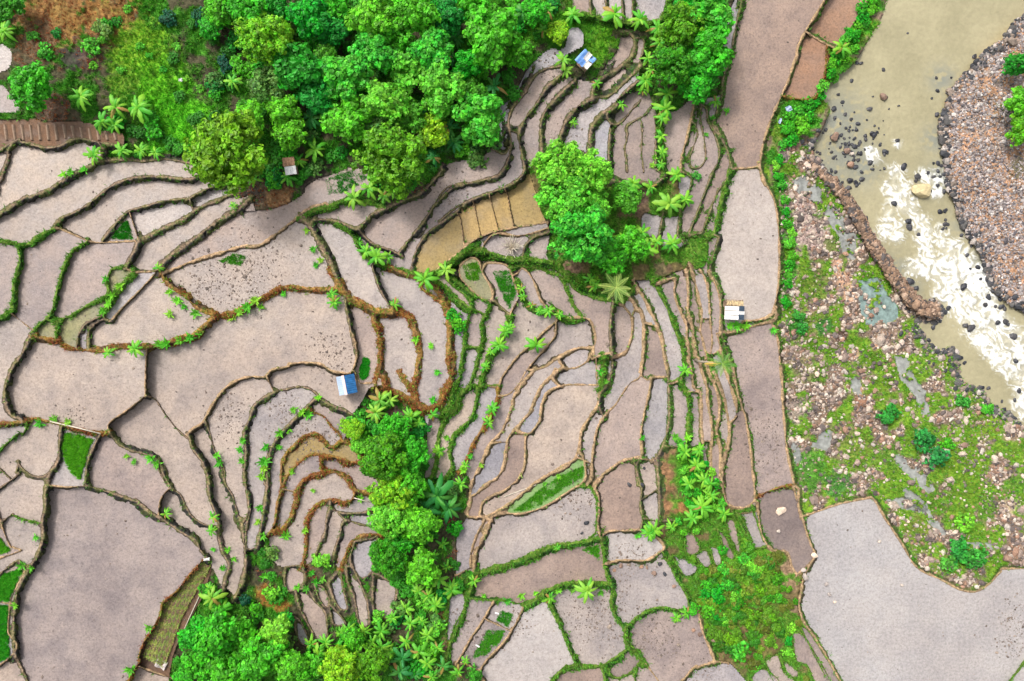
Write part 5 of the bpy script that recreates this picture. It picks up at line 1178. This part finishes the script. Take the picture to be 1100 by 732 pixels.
for k, (x, y, w, l, m_) in enumerate([(-1.1, -1.1, .7, 2.2, 'tarp'), (-.45, -1.1, .8, 1.0, 'tarp'), (-.4, -.1, .7, 1.2, 'white'), (.3, -.9, .8, 1.1, 'white'), (.3, .2, .8, .9, 'tarp')]):
    hx = 1.75+k*.035
    mobj('tarpaulin', MB().grid(6, 8, lambda a, b_: (x+a*w, y+b_*l, hx+.10*math.sin(5*a+k)+.12*math.sin(4*b_+2*k)-.12*(x+a*w))).mesh('tarpaulin', M[m_], True), rf)
o, rf = hut_base('plank_shelter', 311, 178.5, math.radians(8), .75, 1.05, 1.7, 'tiny plank shelter with a rusty and white roof at the forest edge')
roof_panel('roof_sheet', 1.6, 1.2, (-.8, -.05, 2.0), (1, 0, 0), (0, 1, -.12), M['rust'], rf, 5)['label'] = 'rusty brown roof sheet'
roof_panel('roof_sheet', 1.5, 1.1, (-.65, -1.2, 1.85), (1, 0, 0), (0, 1, .10), M['white'], rf, 5)['label'] = 'white roof sheet'
def pole(pts, rad, label, name='bamboo_pole', lift=.12):
    P = [W(u, v, hz(u, v)+lift) for u, v in pts]; b0 = Vector(P[0]); o = mobj(name, MB().tube([Vector(p)-b0 for p in P], [rad]*len(P), 7).mesh(name, M['bamboo'], True), None, b0); tag(o, label, 'pole')
pole([(54, 453), (80, 459), (108, 466)], .09, 'long pale bamboo pole lying on the bund above the dotted green seedbed')
pole([(380, 535), (402, 541)], .07, 'short pale bamboo pole across the terraces at the tree strip')
pole([(214, 641), (203, 665), (193, 687)], .06, 'pale bamboo rail along the edge of the striped vegetable plot')
pole([(541, 534), (576, 521), (619, 521)][:2], .06, 'pale pipe lying below the lens-shaped green paddy')
def sheet(name, u, v, sx, sy, rz, mat, label, cat, amp=.08, lift=.15):
    o = mobj(name, MB().grid(8, 8, lambda a, b_: ((a-.5)*sx, (b_-.5)*sy, amp*math.sin(7*a+3*b_)+amp*.6*math.sin(9*b_-4*a))).mesh(name, M[mat], True), None, W(u, v, hz(u, v)+lift), (0, 0, rz)); tag(o, label, cat)
sheet('drying_mat', 177, 697, 1.6, 2.8, -.45, 'rust', 'reddish brown mat spread at the foot of the striped vegetable plot', 'mat', .05)
sheet('plastic_sheet', 173, 714, 1.5, 1.2, -.45, 'pale_pulp', 'pale plastic sheet below the reddish mat by the vegetable plot', 'sheet', .12, .25)
sheet('plastic_sheet', 847, 117, .9, .8, .4, 'paleblue', 'crumpled pale blue sheet in the grass below the orange clay plot', 'sheet', .15, .5)
sheet('plastic_sheet', 838, 130, .4, .8, -.4, 'paleblue', 'narrow pale blue sheet beside the bund below the orange clay plot', 'sheet', .1, .4)
sheet('plastic_sheet', 194, 86, .5, .4, .2, 'white', 'white scrap of plastic in the grassy clearing', 'sheet', .1, .5)
sheet('plastic_sheet', 222, 601, .8, .4, .1, 'white', 'white plastic scrap at the tip of the striped vegetable plot', 'sheet', .1, .3)
for u, v, rz, lb in ((534, 659, -.25, 'small white board in the upper framed plot'), (513, 694, -.5, 'small white board in the lower framed plot')):
    o = mobj('marker_board', MB().box((0, 0, 0), (.65, .22, .05)).mesh('marker_board', M['white']), None, W(u, v, hz(u, v)+.25), (0, 0, rz)); tag(o, lb, 'board')
# vegetable plot: five planted ridges; ridged brown bed
def path_ridge(name, pts, wid, hgt, mat, base, parent=None, leafy=None, seed=0):
    P = [Vector(W(u, v, base(u, v))) for u, v in pts]; mb = MB(); n = len(P); prof_ = [(-1, -.1), (-.55, .8), (0, 1), (.55, .8), (1, -.1)]
    for i, p in enumerate(P):
        d = (P[min(i+1, n-1)]-P[max(0, i-1)]); d.z = 0; d.normalize(); s_ = Vector((-d.y, d.x, 0)); jit = 1+.2*math.sin(i*1.7+seed)
        for a, h in prof_: mb.V.append(p+s_*a*wid*jit/2+Vector((0, 0, h*hgt*jit)))
    for i in range(n-1):
        for k in range(4): b_ = i*5+k; mb.F.append([b_, b_+1, b_+6, b_+5])
    return mobj(name, mb.mesh(name, M[mat], True), parent)
lvl = level[lab[int((650-V0)/G), int((190-U0)/G)]]
A0, A1 = tp('U', '352,215 205,352 115,600'), tp('U', '435,160 300,420 215,655')
for k in range(6):
    t = (k+.5)/6; pts = resample([(a[0]*(1-t)+b_[0]*t, a[1]*(1-t)+b_[1]*t) for a, b_ in zip([tp('U', '412,140')[0]]+A0, [tp('U', '425,140')[0]]+A1)], 2.5)
    o = path_ridge('crop_row', pts, .85, .28, 'tilled', lambda u, v: lvl+.02, seed=k); tag(o, ['outermost', 'second', 'third', 'fourth', 'fifth', 'innermost'][k]+' planted ridge of the striped vegetable plot, counted from the big paddy', 'crop row', 'ridges of the vegetable plot')
    q = np.repeat(pts, 16, 0)+rng.normal(0, .42, (len(pts)*16, 2))
    bl = blades('crop_leaves', np.c_[q, np.full(len(q), lvl+.22)], np.full(len(q), .36), np.array([(.36, .42, .09), (.44, .40, .13), (.24, .42, .06)])[rng.integers(0, 3, len(q))]*(1 if k < 4 else .8), None, None, 3, 200+k, (.1, .4)); bl.parent = o
lvb = level[lab[int((137-V0)/G), int((60-U0)/G)]]
M['ridge_soil'] = m_plain('pale_soil', (.27, .185, .13), .9, .25, 4)
for k in range(14):
    x = 20+k*33; y0_ = 492+max(0, (k-7))*5; y1_ = 552-(8 if 6 < k < 10 else 0)
    a, b_ = tp('A', f'{x},{y0_} {x+8},{y1_}'); path_ridge('soil_ridge', [a, ((a[0]+b_[0])/2, (a[1]+b_[1])/2), b_], .38, .22, 'ridge_soil', lambda u, v: lvb+.01, terr, seed=k)

# ------------------------------------------------------------------ stones
import bmesh
def rock(seed, sub=2):
    bm = bmesh.new(); bmesh.ops.create_icosphere(bm, subdivisions=sub, radius=1.0); r = random.Random(seed); k = [(Vector((r.gauss(0, 1), r.gauss(0, 1), r.gauss(0, 1))).normalized(), r.uniform(.55, .9)) for _ in range(9)]
    for v in bm.verts:
        for n_, d in k:
            q = v.co.dot(n_)
            if q > d: v.co -= n_*(q-d)*.85
        v.co *= r.uniform(.86, 1.1); v.co.z *= .58
    m_ = bpy.data.meshes.new('boulder'); bm.to_mesh(m_); bm.free(); m_.polygons.foreach_set('use_smooth', np.full(len(m_.polygons), False, bool)); m_.materials.append(M['rock_dark']); return m_
ROCKS = [rock(k) for k in range(6)]
def boulder(u, v, rp, mat, label, group, z=None, sink=.3, asp=None):
    global ban_n; ban_n += 1; r = random.Random(ban_n); z = hz(u, v) if z is None else z; R = rp*(CAMZ-z)/FPX
    o = mobj('boulder', ROCKS[ban_n % 6], None, W(u, v, z+R*.7*(1-2*sink)), (r.uniform(-.2, .2), r.uniform(-.2, .2), r.random()*6.28), (R*(asp or r.uniform(.85, 1.2)), R*r.uniform(.8, 1.05), R*r.uniform(.8, 1.1)))
    o.material_slots[0].link = 'OBJECT'; o.material_slots[0].material = M[mat]
    if group: name_later(o, u, v, label, 'boulder', group)
    else: tag(o, label, 'boulder')
    return o
def wz(u, v): return float(at(u, v, Zr))
boulder(990, 205, 9.5, 'rock_tan', 'large flat tan boulder standing in the upper rapids', None, wz(990, 205), .25, 1.15)
DARKR = '''971,179,5 986,190,5 984,194,3 997,186,3 960,219,4 976,238,5 977,244,5 987,252,3 935,175,4 937,182,3 919,180,4 909,160,4 914,164,4 916,177,3 925,165,3 911,175,3 906,165,3 923,155,3 937,144,4 949,75,3 915,87,3 949,104,5 934,117,4 897,147,6 896,117,4 908,123,3 939,145,5 912,155,3 918,158,4 922,172,3 913,194,5 919,196,4 926,193,4 910,203,4 891,195,3 900,194,3 951,163,4 964,151,3 950,166,3 912,202,4 1035,308,5 1043,353,6 1037,350,4 1088,362,6 1080,346,4 1072,347,4 1091,388,4 1027,377,5 1031,385,4 1036,390,3 1013,246,3 1018,241,3 955,285,6 958,290,5 978,302,5 984,310,4 979,318,4 1015,336,4 930,235,4 931,242,3 1012,330,4 1095,420,4 1090,430,3 1067,313,4 1062,320,4 1075,330,4 1052,418,4 1065,433,4 1078,441,4 1090,450,4 1095,455,3 1055,427,3 1003,190,3 1000,340,3 1010,190,3 905,110,3 920,140,3 930,150,3 887,140,3 921,60,3 925,68,3 920,68,3 975,36,2'''.split()
dr = random.Random(5); DARKR += [f'{dr.gauss(905, 16):.1f},{dr.gauss(160, 24):.1f},{dr.uniform(1.2, 3.2):.1f}' for _ in range(70)]+[f'{dr.gauss(930, 14):.1f},{dr.gauss(125, 16):.1f},{dr.uniform(1.0, 2.2):.1f}' for _ in range(16)]
for q in DARKR:
    u, v, r = map(float, q.split(','))
    if not at(u, v, RIV): continue
    boulder(u, v, r*.85, 'rock_dark', 'dark wet boulder in the river', 'dark boulders in the river', wz(u, v), dr.uniform(.34, .47))
for u, v, r, m_ in ((897,147,5,'rock_brown'),(910,162,4,'rock_brown'),(915,165,3,'rock_pale'),(914,177,4,'rock_brown'),(949,104,4,'rock_brown')): boulder(u, v, r, m_, 'brown boulder in the river', 'brown boulders in the river', wz(u, v), .1)
rr = random.Random(77); k = 0; tries = 0
while k < 100 and tries < 4000:       # dark stones along both waterlines
    tries += 1; P = resample(RIV_R[1:-2] if rr.random() < .6 else RIV_L[9:-3], 3); p = P[rr.randrange(len(P))]; off = rr.gauss(0, 8); u, v = p[0]+off-4, p[1]+rr.gauss(0, 8)
    if 0 < u < 1100 and 60 < v < 470 and not (880 < u < 905 and v < 150): boulder(u, v, rr.uniform(1.4, 3.2), 'rock_dark', 'dark stone at the waterline', 'dark stones along the waterline', max(wz(u, v), hz(u, v) if at(u, v, GRD) else -9), .35); k += 1
for u, v, r in ((875,597,3.6),(865,620,4.2),(863,613,3.6),(888,628,2.4),(891,639,2.4),(897,647,2.2),(945,582,2),(969,629,2),(836,571,2.5)): boulder(u, v, r, 'rock_pale', 'pale stone by a paddy', 'pale stones by the wide grey paddy', None, .25)
boulder(839, 549, 5, 'rock_pale', 'broad cream rock slab in the brown paddy beside the wide grey one', None, None, .3, 1.3)
for u, v, r in ((667,608,2.6),(660,613,2.2),(689,609,2.6),(695,610,2),(703,616,3.4),(709,606,3),(714,617,2.6),(724,630,2.6),(752,682,3),(766,688,3.6),(745,677,2.4),(676,521,2.6),(690,521,2.4),(692,503,2.2),(630,562,2.8),(625,573,2)): boulder(u, v, r, 'rock_brown' if (u < 705 and v > 600) or u > 720 else 'rock_dark', 'stone lying in a paddy', 'stones in the lower right paddies', None, .3)
BIG = '''1068,493,6 908,400,4 878,402,4 880,270,4 892,452,4 898,460,4 861,474,4 912,454,3 938,478,3 978,425,5 975,440,4 1030,442,4 1036,478,5 960,470,3 1000,452,3 985,450,3 955,480,4 990,478,3 903,385,4 1083,600,7 1058,590,4 1070,588,4 1082,566,5 1062,560,4 992,528,4 998,540,3 975,560,3 985,565,3 946,345,5 935,352,4 950,330,3 933,325,3 910,245,3 905,236,3 892,290,3 920,270,3 861,345,3 940,420,4 870,390,3 885,372,3 970,395,3 955,360,3'''.split()
for q in BIG:
    u, v, r = map(float, q.split(',')); boulder(u, v, r*.8, 'rock_pale' if rr.random() < .75 else 'rock_brown', 'boulder on the weedy riverbank', 'pale boulders on the riverbank', None, .3)
_b = bmesh.new(); bmesh.ops.create_icosphere(_b, subdivisions=1, radius=1.0); IV = np.array([v.co[:] for v in _b.verts]); IF = np.array([[v.index for v in f.verts] for f in _b.faces]); _b.free()
def stones(name, uvz, rad, cols, label, cat, mat='stones', parent=None, seed=1):
    r = np.random.default_rng(seed); P = unproj(uvz); n = len(P); a = r.random(n)*6.283; V = np.repeat(IV[None], n, 0)*(1+r.normal(0, .16, (n, 12, 1)))*np.stack([1+.3*r.random(n), .7+.4*r.random(n), .5+.3*r.random(n)], 1)[:, None]
    x = V[..., 0]*np.cos(a)[:, None]-V[..., 1]*np.sin(a)[:, None]; y = V[..., 0]*np.sin(a)[:, None]+V[..., 1]*np.cos(a)[:, None]; V = np.stack([x, y, V[..., 2]], -1)*rad[:, None, None]+P[:, None]
    F = (IF[None]+np.arange(n)[:, None, None]*12).reshape(-1, 3)
    o = mobj(name, npmesh(name, V.reshape(-1, 3), F, False, np.repeat(cols, 12, 0), M[mat]), parent)
    tag(o, label, cat, kind='stuff'); return o
def palette(cs, p, n, r): return np.array(cs)[r.choice(len(cs), n, p=p)]*(.75+.5*r.random((n, 1)))
u, v, j, i = scatter(((ZI == 3) & ~BAND)*(.35+sstep(.3, .6, n_b)), 18000, 31)
stones('gravel', np.c_[u, v, Fl[j, i]+.02], r_.gamma(1.8, .038, len(u))+.055, palette([(.38, .34, .34), (.26, .22, .22), (.10, .09, .10), (.36, .22, .14), (.54, .50, .48)], [.27, .28, .2, .16, .09], len(u), r_), 'grey and rusty gravel covering the bar on the far bank', 'gravel', seed=5)
pb = ((ZI == 2) & ~BAND & (UU > 838))*np.where(streamy, .35, 1)*(.10+sstep(.45, .62, n_d)*.25+(greenness < .40)*.8)*sstep(150, 175, VV)
u, v, j, i = scatter(pb, 8500, 32)
stones('bank_stones', np.c_[u, v, Fl[j, i]+.02], r_.gamma(1.5, .075, len(u))+.06, palette([(.48, .39, .33), (.29, .22, .19), (.13, .105, .10), (.52, .46, .40), (.30, .18, .13)], [.22, .27, .27, .12, .12], len(u), r_), 'pinkish and cream stones strewn over the weedy riverbank', 'stones', seed=6)
pw = blur(RIV.astype(float), 12)*~RIV*(VV > 0)*(.2+n_b)
u, v, j, i = scatter(pw*((UU > 1000) | (VV > 150)), 1500, 33)
stones('waterline_stones', np.c_[u, v, np.maximum(Fl[j, i], zr[j, i])], r_.gamma(3, .07, len(u))+.08, palette([(.05, .052, .06), (.10, .095, .095), (.24, .19, .16), (.36, .32, .30)], [.32, .32, .2, .16], len(u), r_), 'small dark wet stones along the waterline', 'stones', seed=7)
# rubble embankment between river and side stream
EC = resample([(862, 168)]+tp('HH', '0,195 60,275 120,385 190,490 250,580 310,645 365,675 395,672'), 2.5); mb = MB(); nE = len(EC)
EW = [4.2+2.6*sstep(0, .4, i/nE)+2.2*sstep(.8, .97, i/nE) for i in range(nE)]; rr2 = np.random.default_rng(3)
for i, p in enumerate(EC):
    d = EC[min(i+1, nE-1)]-EC[max(0, i-1)]; d /= np.hypot(*d); nr = np.array([-d[1], d[0]])
    for k in range(9):
        a = k/8*2-1; wv = EW[i]*(1+.15*rr2.normal()); q = p+nr*a*wv; zt = -1.0+1.75*math.sqrt(max(0, 1-abs(a)**5))+.12*rr2.normal()*(abs(a) < .9); mb.V.append(Vector(W(q[0], q[1], zt)))
for i in range(nE-1):
    for k in range(8): b_ = i*9+k; mb.F.append([b_, b_+1, b_+10, b_+9])
emb = empty('rubble_embankment', W(940, 260, 0)); tag(emb, 'long brown rubble embankment running between the river and its side stream', 'embankment')
M['rubble'] = m_plain('rubble_earth', (.20, .135, .095), .9, .45, 2.5)
co = mobj('core', mb.mesh('core', M['rubble'], True), emb); co.matrix_parent_inverse = Matrix.Translation(-emb.location)
k = rng.integers(0, nE, 2200); a = rng.uniform(-1.05, 1.05, 2200).clip(-1, 1); dd = np.gradient(EC, axis=0); dd /= np.hypot(dd[:, 0], dd[:, 1])[:, None]
q = EC[k]+np.c_[-dd[k, 1], dd[k, 0]]*(a*np.array(EW)[k])[:, None]; zt = -1.0+1.75*np.sqrt(1-np.abs(a)**5)
ob = stones('rubble', np.c_[q, zt], rng.gamma(2.5, .055, 2200)+.06, palette([(.27, .175, .12), (.18, .12, .09), (.34, .24, .18), (.08, .07, .07)], [.36, .27, .17, .2], 2200, rng), None, None, seed=8, parent=emb); ob.matrix_parent_inverse = Matrix.Translation(-emb.location)
ug = blades('embankment_grass', np.c_[EC[20:70].repeat(14, 0)+rng.normal(0, 1.2, (50*14, 2))-[2.2, -2], np.full(700, .45)], np.full(700, .3), np.tile((.13, .22, .02), (700, 1)), None, None, 3, 77); ug.parent = emb; ug.matrix_parent_inverse = Matrix.Translation(-emb.location)
# mud clods and stubble in the paddies
pc = np.zeros(UU.shape); PAD = ~GRD & ~RIV & ~BAND
for x, y, r in ((355,382,14),(350,370,10),(82,447,8),(75,445,6),(520,695,10),(555,670,8),(560,660,6),(1092,665,12),(1088,690,10),(500,665,8),(620,530,14),(680,600,12),(640,660,20),(700,680,16),(260,290,24),(215,310,14),(245,450,14),(310,440,14),(660,640,10),(755,722,10),(330,470,12),(345,472,9),(360,478,9),(335,478,8),(605,150,10),(720,690,8),(715,692,9),(712,688,7),(690,680,14),(850,440,14),(820,470,20),(570,60,10),(590,70,10),(490,210,12)): pc = np.maximum(pc, np.exp(-((UU-x)**2+(VV-y)**2)/(2*r*r)))
u, v, j, i = scatter(PAD*(pc*1.0+.012), 4300, 41)
stones('mud_clods', np.c_[u, v, level[lab[j, i]]+.0], r_.gamma(1.6, .032, len(u))+.035, palette([(.19, .15, .13), (.13, .105, .095), (.25, .20, .165)], [.5, .3, .2], len(u), r_), 'small dark mud clods and stubble scattered over the paddies', 'clods', seed=9)
finish_names()

if os.environ.get('DUMP'):
    print('TRIS', sum(sum(len(p.vertices)-2 for p in m.polygons) for m in bpy.data.meshes if m.users))
